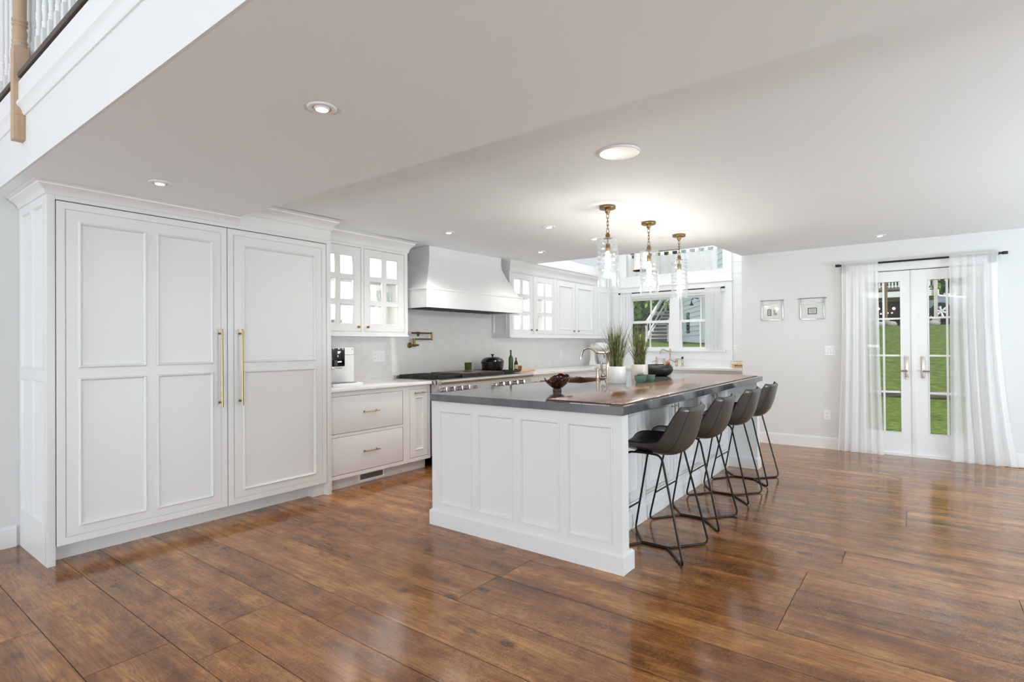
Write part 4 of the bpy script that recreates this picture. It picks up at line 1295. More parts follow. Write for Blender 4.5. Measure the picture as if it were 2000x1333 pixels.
def grass_pot(x, y, label, seed, m, tall, lean=0.0, r=.080, h=.150):
    t = thing('grass_plant', (x, y, ZI), label, 'plant', 'potted grasses on the island')
    mb = MB(); mb.lathe([(r * .97, 0), (r, .004), (r, h), (r - .007, h), (r - .007, h - .02), (0, h - .02)], (x, y, ZI), 2, 40); mb.build('pot', M[m], t)
    mb = MB(); mb.lathe([(r - .008, h - .022), (r * .5, h - .012), (0, h - .008)], (x, y, ZI), 2, 24); mb.build('soil', M['soil'], t)
    rnd = random.Random(seed)
    for nm, cnt, mm in (('leaves', 150, 'blade'), ('dry_leaves', 70, 'bladetip')):
        b = MB()
        for i in range(cnt):
            a = rnd.uniform(0, 2 * PI); r0 = rnd.uniform(0, .055); L = tall * rnd.uniform(.55, 1.0) * (1.06 if nm == 'dry_leaves' else 1)
            out = rnd.uniform(0.02, .33) * L * (.4 + r0 / .055 * .8)
            droop = 0
            if rnd.random() < .09: out = L * rnd.uniform(.45, .62); droop = .16 * L
            w = rnd.uniform(.0018, .0040) * (.6 if nm == 'dry_leaves' else 1); ca, sa = math.cos(a), math.sin(a)
            tx, ty = -sa, ca
            if rnd.random() < .5: tx, ty = math.cos(a + rnd.uniform(-.8, .8)), math.sin(a + rnd.uniform(-.8, .8))
            rows = []
            for k in range(6):
                s = k / 5; rad = r0 + out * s ** 1.7; z = L * (s - (0.12 if not droop else .30) * s * s * (out / L)) - droop * s ** 3
                ww = w * (1 - s ** 2.2) + .0003
                cx, cy, cz = x + ca * rad + lean * s * s, y + sa * rad, ZI + h - .012 + z
                rows.append([(cx - tx * ww, cy - ty * ww, cz), (cx + tx * ww, cy + ty * ww, cz)])
            b.grid(rows)
        b.build(nm, M[mm], t)
    return t


grass_pot(4.45, 2.17, 'green grass plant in a white round pot, nearer of the two pots', 3, 'ceramic', .43)
grass_pot(4.98, 2.185, 'green grass plant in a cream round pot behind the green bowls', 8, 'ceramic2', .40)


def planter(x, y, r, h, label, succ):
    t = thing('succulent_bowl', (x, y, ZI), label, 'planter')
    mb = MB(); mb.lathe([(r * .70, 0), (r * .74, .004), (r * .93, h * .45), (r, h), (r - .005, h), (r * .88, h * .5), (r * .6, h * .35), (0, h * .35)], (x, y, ZI), 2, 32); mb.build('pot', M['green'], t)
    mb = MB(); mb.lathe([(r + .0005, h - .004), (r + .001, h), (r - .0055, h + .0008), (r - .006, h - .004)], (x, y, ZI), 2, 32); mb.build('rim', M['greenrim'], t)
    mb = MB(); mb.lathe([(r * .93, h - .012), (0, h - .008)], (x, y, ZI), 2, 20); mb.build('soil', M['soil'], t)
    if succ:
        b = MB(); rnd = random.Random(5)
        for ring, (n, el, L) in enumerate(((9, .35, .034), (8, .8, .032), (5, 1.25, .028))):
            for i in range(n):
                a = 2 * PI * i / n + ring * .4; d = Vector((math.cos(a) * math.cos(el), math.sin(a) * math.cos(el), math.sin(el)))
                o = Vector((x + .004, y, ZI + h + .000)); b.tube([o, o + d * L * .5, o + d * L * .85, o + d * L], .008, 8, radii=[.004, .010, .008, .001])
        b.build('succulent', M['succulent'], t)


planter(4.645, 2.03, .056, .062, 'small green glazed bowl with a succulent, front of the pair', True)
planter(4.785, 2.005, .054, .062, 'small green glazed bowl behind the succulent bowl', False)


def black_bowl():
    x, y = 5.66, 2.265
    t = thing('stoneware_bowl', (x, y, ZI), 'wide black stoneware bowl at the far end of the island', 'bowl')
    mb = MB(); mb.lathe([(.085, 0), (.105, .006), (.140, .035), (.153, .070), (.148, .100), (.128, .122), (.122, .122), (.140, .098), (.144, .07), (.13, .04), (.09, .014), (0, .012)], (x, y, ZI), 2, 48); mb.build('bowl_body', M['stoneware'], t)
    s = thing('wooden_pestle', (x + .02, y - .06, ZI + .02), 'wooden pestle leaning on the rim inside the black bowl', 'pestle')
    mb = MB(); mb.tube([(x - .02, y + .03, ZI + .03), (x + .035, y - .07, ZI + .12)], .012, 12, radii=[.016, .011]); mb.build('handle', M['maple'], s)
    mb = MB(); mb.tube([(x + .033, y - .068, ZI + .116), (x + .040, y - .082, ZI + .128), (x + .046, y - .096, ZI + .142), (x + .05, y - .104, ZI + .15)], .02, 14, radii=[.011, .020, .021, .010]); mb.build('head', M['walnut'], s)


black_bowl()


# ------------------------------------------------------------------ stools
def stool():
    X0 = 3.33
    t = thing('bar_stool', (X0, 1.35, 0), 'charcoal leather bar stool nearest the island end', 'stool', 'bar stools along the island')
    key = [(1.585, .634, .188, .012), (1.57, .652, .204, .022), (1.53, .656, .218, .040), (1.44, .642, .227, .058), (1.34, .632, .232, .068), (1.255, .630, .233, .078), (1.20, .644, .232, .086),
           (1.160, .682, .230, .088), (1.135, .735, .226, .084), (1.118, .795, .219, .072), (1.105, .852, .210, .056), (1.097, .892, .200, .040), (1.095, .912, .188, .030)]
    prof = []
    for i in range(len(key) - 1):                # smooth spline through the key sections
        p0, p1, p2, p3 = key[max(i - 1, 0)], key[i], key[i + 1], key[min(i + 2, len(key) - 1)]
        for q in range(4):
            s = q / 4
            prof.append(tuple(.5 * (2 * b + (c - a) * s + (2 * a - 5 * b + 4 * c - d) * s * s + (3 * b - a - 3 * c + d) * s ** 3) for a, b, c, d in zip(p0, p1, p2, p3)))
    prof.append(key[-1])
    n = len(prof)
    rows_i, rows_o = [], []
    m = 29
    for i, (y, z, hw, cu) in enumerate(prof):
        a, b = prof[max(i - 1, 0)], prof[min(i + 1, n - 1)]
        ty, tz = b[0] - a[0], b[1] - a[1]; L = math.hypot(ty, tz); ny, nz = tz / L, -ty / L      # towards the sitter
        ri, ro = [], []
        th = .027 * min(1.0, .35 + i * .2, .35 + (n - 1 - i) * .25)
        for k in range(m):
            u = -1 + 2 * k / (m - 1); d = cu * abs(u) ** 2.4
            dz = .008 * abs(u) ** 3 * max(0, (i - n + 6) / 5)
            edge = 1 - abs(u) ** 8
            p = (X0 + hw * u, y + ny * d, z + nz * d + dz); q = (X0 + hw * u * 1.01, y + ny * (d - th * (.25 + .75 * edge)), z + nz * (d - th * (.25 + .75 * edge)) + dz)
            ri.append(p); ro.append(q)
        rows_i.append(ri); rows_o.append(ro)
    rim = [r[0] for r in rows_i] + list(rows_i[-1][1:-1]) + [r[-1] for r in rows_i[::-1]] + list(rows_i[0][1:-1])[::-1]
    rimo = [r[0] for r in rows_o] + list(rows_o[-1][1:-1]) + [r[-1] for r in rows_o[::-1]] + list(rows_o[0][1:-1])[::-1]
    mb = MB(); mb.grid(rows_o); mb.grid([rim + [rim[0]], rimo + [rimo[0]]]); mb.build('seat_shell', M['leather'], t, angle=60)
    mb = MB(); mb.grid([[(p[0], p[1], p[2]) for p in r] for r in rows_i]); mb.build('seat_cushion', M['seatleather'], t, angle=60)
    mb = MB(); mb.tube(rim, .0035, 6, closed=True)
    for k in (4, m - 5): mb.tube([Vector(r[k]) for r in rows_o[14:]], .0022, 6)
    mb.build('piping', M['seam'], t)
    r = .0068
    for sx in (-1, 1):
        for (yf, yt, yc) in ((1.10, 1.245, 1.275), (1.604, 1.475, 1.455)):
            f = Vector((X0 + sx * .235, yf, r)); top = Vector((X0 + sx * .185, yt, .625))
            c = Vector((X0 + sx * .010, yc, r)); mid = Vector((X0 + sx * .180, 1.36, .630))
            mb = MB(); mb.tube(rounded([c, f, top, mid], .045, 6), r, 10); mb.build('leg', M['leg'], t)
    mb = MB()
    for sx in (-1, 1): mb.tube([(X0 + sx * .010, 1.275, r), (X0 + sx * .010, 1.455, r)], r, 10)
    mb.build('base_bar', M['leg'], t)
    mb = MB(); mb.tube([(X0 - .217, 1.560, .205), (X0 + .217, 1.560, .205)], .006, 10); mb.build('footrest', M['leg'], t)
    mb = MB()
    for sx in (-1, 1): mb.box(X0 + sx * .18 - .02, X0 + sx * .18 + .02, 1.31, 1.41, .626, .640)
    mb.build('bracket', M['leg'], t)
    return t


st = stool()
for x, lab in ((4.04, 'charcoal leather bar stool second from the island end'), (4.815, 'charcoal leather bar stool third from the island end'), (5.50, 'charcoal leather bar stool farthest from the camera, by the island far leg')):
    copy_tree(st, (x, 1.345 if x > 4.5 else 1.35, 0), lab)


# ------------------------------------------------------------------ pendants, downlights, ceiling speaker
def pendant():
    x, y = 3.99, 2.015
    z0 = zc(x)
    t = thing('pendant_light', (x, y, z0), 'glass cylinder pendant on a brass chain, nearest of the three', 'pendant light', 'pendant lights over the island')
    mb = MB(); mb.lathe([(.064, z0 - .001), (.066, z0 - .004), (.066, z0 - .020), (.064, z0 - .023), (.020, z0 - .024), (.019, z0 - .050), (.015, z0 - .056), (.006, z0 - .06), (.006, z0 - .07)], (x, y, 0), 2, 32); mb.build('canopy', M['abrass'], t)
    za, zb = z0 - .064, 2.196
    ch = MB(); n = 5; L = (za - zb) / n
    for i in range(n):
        zt, zbm = za - i * L + .006, za - (i + 1) * L - .006
        w = .0095 if i in (0, n - 1) else .006; r = .0023
        ax = Vector((.6, -.8, 0)) if i % 2 == 0 else Vector((.8, .6, 0))
        pts = [Vector((x, y, zt)) - ax * w, Vector((x, y, zt)) + ax * w, Vector((x, y, zbm)) + ax * w, Vector((x, y, zbm)) - ax * w]
        pts = rounded([pts[0] * .5 + pts[3] * .5] + pts[:1] + pts[1:] + [pts[0] * .5 + pts[3] * .5], .005, 3)
        ch.tube(pts, r, 6)
    ch.build('chain', M['abrass'], t)
    mb = MB(); mb.lathe([(.004, 2.200), (.008, 2.196), (.017, 2.186), (.018, 2.184), (.018, 2.156), (.034, 2.153), (.034, 2.149), (.004, 2.148), (.004, 2.110), (.015, 2.108), (.018, 2.10), (.018, 2.052), (.014, 2.046)], (x, y, 0), 2, 24); mb.build('socket', M['abrass'], t)
    rnd = random.Random(11); seg, nz = 64, 130
    ph = [(rnd.uniform(0, 6.28), rnd.choice((1, 2, 3, 4)), rnd.uniform(95, 210), rnd.uniform(.4, 1)) for _ in range(5)]
    rows, rows_in = [], []
    for k in range(nz):
        z = 2.148 - (2.148 - 1.749) * k / (nz - 1); s = min(1, max(0, (z - 1.86) / .03)) * min(1, (2.15 - z) / .015)
        ro, ri = [], []
        for i in range(seg):
            a = 2 * PI * i / seg; w = sum(c * math.sin(f * z + n * a + p + 1.2 * math.sin(a * 2 + p)) for p, n, f, c in ph) / 3
            r = .083 + .0032 * s * w
            ro.append((x + r * math.cos(a), y + r * math.sin(a), z)); ri.append((x + (r - .005) * math.cos(a), y + (r - .005) * math.sin(a), z))
        rows.append(ro); rows_in.append(ri)
    mb = MB(); mb.grid(rows, closed_u=True); mb.grid(rows_in, closed_u=True); mb.grid([rows[-1], rows_in[-1]], closed_u=True)
    mb.grid([rows[0], [(x + .03 * math.cos(2 * PI * i / seg), y + .03 * math.sin(2 * PI * i / seg), 2.150) for i in range(seg)]], closed_u=True)
    mb.build('glass_shade', M['wavy'], t, angle=80)
    mb = MB(); mb.lathe([(.012, 2.048), (.013, 2.035), (.021, 2.01), (.023, 1.985), (.020, 1.955), (.010, 1.935), (0, 1.932)], (x, y, 0), 2, 20); mb.build('bulb', M['bulb'], t)
    return t


pd = pendant()
for x, lab in ((4.79, 'glass cylinder pendant on a brass chain, middle of the three'), (5.585, 'glass cylinder pendant on a brass chain, farthest of the three')):
    copy_tree(pd, (x, 2.0, zc(x)), lab)
for x in (3.99, 4.79, 5.585): lamp('POINT', 'pendant_glow', (x, 2.0, 1.88), 10, (1, .94, .85), shadow_soft_size=.03)


def downlight(x, y, z, label, r=.058, power=8):
    t = thing('downlight', (x, y, z), label, 'ceiling light', 'recessed ceiling lights')
    mb = MB(); mb.lathe([(r, z + .004), (r, z - .003), (r * .93, z - .006), (r * .66, z - .005), (r * .60, z + .003)], (x, y, 0), 2, 32); mb.build('trim_ring', M['trim'], t)
    mb = MB(); mb.lathe([(r * .58, z - .0015), (r * .45, z - .010), (r * .42, z - .010)], (x, y, 0), 2, 28); mb.build('gimbal', M['trim'], t)
    mb = MB(); mb.lathe([(r * .42, z - .0095), (r * .40, z - .0105), (0, z - .0105)], (x, y, 0), 2, 24); mb.build('lens', M['led'], t)
    lamp('SPOT', 'downlight_beam', (x, y, z - .03), power, (1, .985, .965), look=(0, 0, -1), spot_size=2.3, spot_blend=1.0, shadow_soft_size=.03)


downlight(1.317, 1.955, ZS, 'white recessed downlight in the low soffit, nearest the camera', power=9)
downlight(1.331, 3.61, ZS, 'white recessed downlight in the soffit in front of the tall cupboard', power=1.5)
downlight(3.93, 3.72, zc(3.93), 'recessed downlight in the ceiling in front of the left glass cabinet', power=30)
downlight(4.36, 2.82, zc(4.36), 'recessed downlight in the ceiling left of the first pendant, in front of the hood', power=30)
downlight(5.53, 3.70, zc(5.53), 'recessed downlight in the ceiling in front of the right cabinets', power=15)
downlight(5.19, 2.78, zc(5.19), 'recessed downlight in the ceiling close behind the first pendant', power=15)
downlight(7.08, .335, zc(7.08), 'recessed downlight in the ceiling in front of the French doors', power=4)
z = zc(2.87)
mb = MB(); mb.lathe([(.118, z + .002), (.118, z - .006), (.112, z - .010), (.108, z - .009), (0, z - .009)], (2.87, 1.372, 0), 2, 48)
tag(mb.build('ceiling_speaker', M['trim']), 'flat white round speaker cover in the ceiling', 'speaker')


# ------------------------------------------------------------------ on and over the counters
ZC = 0.917


def coffee_machine():
    t = thing('coffee_machine', (3.16, 4.5, ZC), 'white coffee machine with a black touch screen beside the tall cupboard', 'coffee machine')
    mb = MB(); mb.box(2.985, 3.345, 4.455, 4.72, ZC + .03, 1.278, .006); mb.build('body', M['plastic'], t)
    mb = MB(); mb.box(2.985, 3.125, 4.30, 4.455, 1.095, 1.276, .004); mb.box(2.985, 3.065, 4.42, 4.455, ZC + .03, 1.09); mb.build('brew_head', M['plastic'], t)
    mb = MB(); mb.box(2.987, 3.123, 4.294, 4.30, 1.105, 1.274, .002); sc = mb.build('screen', M['black'], t)
    mb = MB()
    for (x, z, w, h) in ((3.045, 1.240, .032, .004), (3.045, 1.232, .026, .004), (3.045, 1.224, .018, .003), (3.045, 1.205, .005, .005), (3.045, 1.193, .007, .006), (3.045, 1.143, .013, .008), (3.060, 1.143, .026, .010)):
        mb.box(x, x + w, 4.2925, 4.294, z, z + h)
    mb.build('screen_icons', M['icon'], sc)
    mb = MB(); mb.box(3.01, 3.045, 4.2930, 4.294, 1.110, 1.165, .0005); mb.build('cup_icon', M['slot'], sc)
    mb = MB(); mb.box(2.995, 3.10, 4.305, 4.40, 1.082, 1.094, .003); mb.tube([(3.03, 4.35, 1.082), (3.03, 4.35, 1.072)], .006, 10); mb.tube([(3.05, 4.35, 1.082), (3.05, 4.35, 1.072)], .006, 10); mb.build('spout', M['chrome'], t)
    mb = MB(); mb.box(2.985, 3.315, 4.275, 4.47, ZC, ZC + .028, .003); mb.build('drip_tray', M['plastic'], t)
    mb = MB(); mb.box(2.99, 3.26, 4.30, 4.45, ZC + .0285, ZC + .033); mb.build('tray_grid', M['black'], t)
    mb = MB(); mb.box(3.13, 3.345, 4.4535, 4.455, 1.205, 1.2075); mb.lathe([(.005, -.002), (.005, 0)], (3.325, 4.4545, 1.262), 1, 12); mb.build('panel_line', M['slot'], t)


coffee_machine()


def wall_plate(fm, u, v, w, h, label, kind, name='wall_outlet', cat='outlet'):
    """plate with sockets / rockers; kind: string of 's' (socket), 'r' (rocker)"""
    mb = MB(); mb.loops(fm, (u - w / 2, u + w / 2, v - h / 2, v + h / 2), [(0, 0), (0, .004), (.003, .006), (.006, .006)], cap=True)
    o = mb.build(name, M['plastic']); tag(o, label, cat)
    n = len(kind)
    for i, k in enumerate(kind):
        cu = u - w / 2 + w * (i + .5) / n
        if k == 's':
            b = MB()
            for dv in (-.021, .021): fbox(b, fm, cu - .016, cu + .016, v + dv - .014, v + dv + .014, .005, .0075, .002)
            p = b.build('socket', M['plastic'], o)
            b = MB()
            for dv in (-.021, .021):
                for du in (-.0065, .0065): fbox(b, fm, cu + du - .0016, cu + du + .0016, v + dv - .001, v + dv + .008, .0074, .0079)
                fbox(b, fm, cu - .002, cu + .002, v + dv - .009, v + dv - .005, .0074, .0079)
            b.build('slots', M['slot'], p)
        else:
            b = MB(); fbox(b, fm, cu - .017, cu + .017, v - .034, v + .034, .005, .008, .002); b.build('rocker', M['plastic'], o)
            b = MB(); b.loops(fm, (cu - .019, cu + .019, v - .036, v + .036), [(0, .0062), (.0012, .0062)], cap=False); b.build('rocker_gap', M['slot'], o)
    return o


fw = plane('Y-', YW - .0135)
wall_plate(fw, 3.885, 1.176, .168, .118, 'three-gang white plate with one outlet and two switches on the backsplash', 'srr')
wall_plate(fw, 6.275, 1.150, .075, .118, 'white wall switch on the backsplash behind the green bottle', 'r', 'wall_switch', 'switch')
wall_plate(fw, 7.65, 1.150, .075, .118, 'white wall switch on the backsplash under the solid wall cabinets', 'r', 'wall_switch', 'switch')
wall_plate(plane('X-', XWIN), 2.315, 1.205, .118, .118, 'white outlet plate on the shiplap right of the sink window', 'ss')
fx = plane('X-', XD)
wall_plate(fx, .880, 1.193, .118, .118, 'double white light switch on the wall left of the French doors', 'rr', 'light_switch', 'switch')
wall_plate(fx, .911, .408, .075, .118, 'white outlet low on the wall left of the French doors', 's')


def pot_filler():
    t = thing('pot_filler', (4.32, 4.7, 1.29), 'folded brass pot filler tap on the backsplash', 'tap')
    Y = YW - .0135; m = M['abrass']
    mb = MB(); mb.tube([(4.33, Y, 1.295), (4.33, Y - .012, 1.295), (4.33, Y - .016, 1.295), (4.33, Y - .06, 1.295)], .02, 18, radii=[.034, .032, .014, .014]); mb.build('flange', m, t)
    mb = MB(); mb.tube([(4.33, Y - .058, 1.295), (4.36, Y - .06, 1.295), (4.42, Y - .062, 1.297)], .017, 12, radii=[.018, .017, .009]); mb.tube([(4.35, Y - .06, 1.295), (4.35, Y - .06, 1.375)], .015, 14); mb.lathe([(.018, 1.325), (.019, 1.33), (.018, 1.335)], (4.35, Y - .06, 0), 2, 14); mb.build('valve_body', m, t)
    mb = MB(); mb.tube([(4.35, Y - .06, 1.366), (4.62, Y - .075, 1.366)], .0085, 10); mb.tube([(4.62, Y - .075, 1.350), (4.62, Y - .075, 1.452)], .013, 12); mb.build('lower_arm', m, t)
    mb = MB(); mb.tube([(4.62, Y - .075, 1.436), (4.33, Y - .13, 1.434)], .0085, 10); mb.lathe([(.004, 1.395), (.010, 1.40), (.022, 1.425), (.026, 1.436), (.018, 1.444), (.008, 1.45)], (4.35, Y - .125, 0), 2, 16)
    mb.tube([(4.33, Y - .13, 1.434), (4.24, Y - .145, 1.434)], .010, 10); mb.build('upper_arm', m, t)
    mb = MB(); mb.tube([(4.42, Y - .062, 1.300), (4.425, Y - .07, 1.25), (4.435, Y - .072, 1.228)], .005, 8, radii=[.006, .0065, .005]); mb.lathe([(.004, -.008), (.007, 0), (.004, .008)], (4.437, Y - .072, 1.224), 2, 10); mb.build('lever', M['ceramic'], t)


pot_filler()
ZG2 = .9722
x, y = 5.03, 4.45
mb = MB(); mb.lathe([(.050, 0), (.066, .004), (.070, .010), (.066, .010), (0, .008)], (x, y, ZG2), 2, 32)
tag(mb.build('coaster', M['saucer']), 'round pale stone coaster under the green cup', 'coaster')
t = thing('drinking_cup', (x, y, ZG2 + .01), 'dark green glass cup on a pale coaster on the range', 'cup')
mb = MB(); mb.lathe([(.040, .0085), (.041, .012), (.046, .105), (.043, .105), (.038, .016), (0, .015)], (x, y, ZG2), 2, 32); mb.build('cup_body', M['mug'], t)
mb = MB(); mb.lathe([(.041, .094), (0, .094)], (x, y, ZG2), 2, 24); mb.build('wax', M['soil'], t)


def dutch_oven():
    x, y = 5.47, 4.42; z = .9722
    t = thing('dutch_oven', (x, y, z), 'black enamelled lidded cooking pot on the range', 'pot')
    mb = MB(); mb.lathe([(.130, 0), (.142, .006), (.150, .06), (.154, .105), (.150, .105), (.14, .02), (0, .01)], (x, y, z), 2, 40, 1.0, .92); mb.build('pot_body', M['enamel'], t)
    mb = MB(); mb.lathe([(.157, .103), (.159, .108), (.152, .118), (.125, .145), (.085, .160), (.02, .166), (0, .166)], (x, y, z), 2, 40, 1.0, .92); lid = mb.build('lid', M['enamel'], t)
    mb = MB(); mb.lathe([(.012, .165), (.009, .176), (.012, .184), (.024, .190), (.025, .196), (.018, .200), (0, .201)], (x, y, z), 2, 20); mb.build('knob', M['enamel'], lid)
    for s in (-1, 1):
        h = MB(); h.tube(rounded([(x + s * .150, y - .045, z + .094), (x + s * .186, y - .04, z + .096), (x + s * .186, y + .04, z + .096), (x + s * .150, y + .045, z + .094)], .02, 4), .007, 8); h.build('handle', M['enamel'], t)


dutch_oven()
ZR = .9685
x, y = 5.565, 4.16
x, y = 5.86, 4.42
ZB = ZC + .019


def bottle(name, x, y, z, prof, m, label, lab, cap=None):
    t = thing(name, (x, y, z), label, 'bottle')
    mb = MB(); mb.lathe(prof, (x, y, z), 2, 24); mb.build('glass_body', M[m], t)
    if lab:
        r, a, b, mm = lab
        mb = MB(); mb.lathe([(r + .0006, a), (r + .0006, b)], (x, y, z), 2, 24); l = mb.build('paper_label', M[mm], t)
        mb = MB()
        for k in range(3): mb.lathe([(r + .0011, a + (b - a) * (.2 + .25 * k)), (r + .0011, a + (b - a) * (.28 + .25 * k))], (x, y, z), 2, 24)
        mb.build('print', M['redlabel'], l)
    if cap:
        mb = MB(); mb.lathe([(cap[0], cap[1]), (cap[0], cap[2]), (0, cap[2] + .001)], (x, y, z), 2, 16); mb.build('cap', M['black'], t)


bottle('oil_bottle', 5.93, 4.47, ZB, [(.030, 0), (.033, .004), (.033, .16), (.026, .19), (.013, .215), (.012, .26), (.0, .262)], 'bottle', 'tall dark green oil bottle at the right end of the range', None, (.0135, .235, .285))
bottle('sauce_bottle', 5.935, 4.385, ZB, [(.024, 0), (.027, .004), (.027, .10), (.020, .125), (.010, .145), (.010, .175), (0, .177)], 'sauce', 'small brown sauce bottle with a beige label in front of the oil bottle', (.027, .03, .085, 'paperlabel'), (.011, .158, .180))
t = thing('chopping_board', (6.1, 4.40, ZC), 'wooden chopping board with a handle, on the counter right of the range', 'board')
mb = MB(); mb.box(5.785, 6.14, 4.30, 4.58, ZC + .0005, ZC + .019, .004); mb.build('board', M['maple'], t)
mb = MB(); mb.tube([(6.135, 4.40, ZC + .012), (6.20, 4.37, ZC + .014), (6.30, 4.33, ZC + .016)], .011, 12, radii=[.009, .010, .012]); mb.build('handle', M['maple'], t)
mb = MB(); mb.lathe([(.030, 0), (.042, .006), (.047, .04), (.045, .065), (.041, .065), (.042, .04), (.035, .012), (0, .010)], (6.055, 4.43, ZB), 2, 28)
tag(mb.build('wooden_cup', M['walnut']), 'small round brown wooden bowl on the chopping board', 'bowl')


def mixer():
    x, y = 8.42, 4.44
    t = thing('stand_mixer', (x, y, ZC), 'white stand mixer in the counter corner behind the grass pot', 'mixer')
    mb = MB(); mb.box(x - .11, x + .11, y - .20, y + .14, ZC, ZC + .03, .014)
    rows = []
    for z, hx, y0, y1 in ((.03, .085, .02, .14), (.10, .06, .05, .135), (.22, .055, .055, .13), (.28, .07, .03, .14)):
        rows.append([(x - hx, y + y0, ZC + z), (x + hx, y + y0, ZC + z), (x + hx, y + y1, ZC + z), (x - hx, y + y1, ZC + z)])
    mb.grid(rows, closed_u=True); mb.build('base', M['ceramic'], t)
    mb = MB(); mb.tube([(x, y + .16, ZC + .33), (x, y + .13, ZC + .33), (x, y + .02, ZC + .335), (x, y - .12, ZC + .33), (x, y - .17, ZC + .325), (x, y - .185, ZC + .32)], .06, 20, radii=[.02, .055, .072, .066, .045, .01]); mb.build('motor_head', M['ceramic'], t)
    mb = MB(); mb.lathe([(.035, .032), (.05, .034), (.085, .075), (.105, .14), (.110, .205), (.106, .205), (.10, .14), (.06, .06), (0, .05)], (x, y - .09, ZC), 2, 32); mb.build('bowl', M['chrome'], t)
    mb = MB(); mb.tube([(x, y - .185, ZC + .315), (x, y - .195, ZC + .315)], .018, 12); mb.build('hub_cap', M['chrome'], t)


mixer()


def sink_faucet():
    x, y = 8.75, 3.30; m = M['champagne']
    t = thing('bridge_faucet', (x, y, ZC), 'polished bridge faucet with two lever handles under the sink window', 'faucet')
    for s in (-.105, .105):
        mb = MB(); mb.lathe([(.026, 0), (.026, .008), (.018, .015), (.016, .05), (.020, .055), (.020, .085), (.014, .10), (.014, .118), (.018, .122), (.010, .13)], (x, y + s, ZC), 2, 18)
        mb.build('valve', m, t)
    mb = MB(); mb.tube(rounded([(x, y - .105, ZC + .045), (x, y - .05, ZC + .085), (x, y, ZC + .105), (x, y + .05, ZC + .085), (x, y + .105, ZC + .045)], .03, 4), .009, 10); mb.build('bridge', m, t)
    mb = MB(); mb.lathe([(.015, .09), (.018, .11), (.012, .125), (.012, .225), (.017, .235), (.017, .265), (.01, .28), (.006, .29), (0, .292)], (x, y, ZC), 2, 18)
    mb.tube(rounded([(x, y, ZC + .248), (x - .05, y + .03, ZC + .245), (x - .10, y + .065, ZC + .275), (x - .15, y + .10, ZC + .27), (x - .165, y + .11, ZC + .205)], .045, 6), .010, 12)
    mb.build('spout', m, t)
    for s, d in ((.105, 1), (-.105, -1)):
        h = MB(); h.tube([(x, y + s, ZC + .122), (x - .01, y + s + d * .05, ZC + .124), (x - .02, y + s + d * .095, ZC + .122)], .006, 8, radii=[.006, .005, .006]); h.build('handle', m, t)
    for (yy, hh, name, lab, cat) in ((y + .235, .13, 'filter_tap', 'small bronze dispenser tap left of the bridge faucet', 'tap'), (y - .205, .14, 'hand_spray', 'bronze hand spray with a black button right of the bridge faucet', 'sprayer')):
        s = thing(name, (x, yy, ZC), lab, cat)
        mb = MB(); mb.lathe([(.024, 0), (.024, .01), (.015, .018), (.018, .05), (.019, .08), (.012, .10), (.012, hh - .02)], (x, yy, ZC), 2, 18); mb.build('body', m, s)
        mb = MB()
        if name == 'filter_tap':
            mb.lathe([(.014, hh - .02), (.017, hh), (.010, hh + .02), (0, hh + .022)], (x, yy, ZC), 2, 14); mb.tube([(x, yy, ZC + .085), (x - .05, yy + .045, ZC + .075), (x - .06, yy + .055, ZC + .06)], .006, 8); mb.build('nozzle', m, s)
        else:
            mb.lathe([(.010, hh - .02), (.019, hh - .008), (.019, hh + .010), (.008, hh + .02), (0, hh + .021)], (x, yy, ZC), 2, 14); mb.build('button', M['black'], s)


sink_faucet()


def egg_basket():
    t = thing('egg_basket', (8.72, 2.13, ZC), 'printed yellow card tray in a wire basket at the counter corner', 'basket')
    x0, x1, y0, y1 = 8.66, 8.80, 1.95, 2.31
    mb = MB()
    for z, r in ((ZC + .004, .002), (ZC + .045, .002), (ZC + .095, .002)): mb.tube([(x0, y0, z), (x1, y0, z), (x1, y1, z), (x0, y1, z)], r, 6, closed=True)
    for yy in (y0, y0 + .09, y1 - .09, y1):
        for xx in (x0, x1): mb.tube([(xx, yy, ZC), (xx, yy, ZC + .096)], .0018, 6)
    mb.build('wire_frame', M['abrass'], t)
    mb = MB(); mb.box(x0 + .006, x1 - .006, y0 + .01, y1 - .01, ZC + .007, ZC + .068, .004); c = mb.build('card_tray', M['eggbox'], t)
    mb = MB(); rnd = random.Random(2)
    yy = y1 - .05
    while yy > y0 + .05:
        w = rnd.uniform(.012, .022); mb.box(x0 + .0045, x0 + .006, yy - w, yy, ZC + .022, ZC + rnd.uniform(.034, .044)); yy -= w + rnd.uniform(.005, .014)
    mb.box(x0 + .0045, x0 + .006, y0 + .09, y0 + .15, ZC + .048, ZC + .060)
    mb.build('print', M['redlabel'], c)


egg_basket()


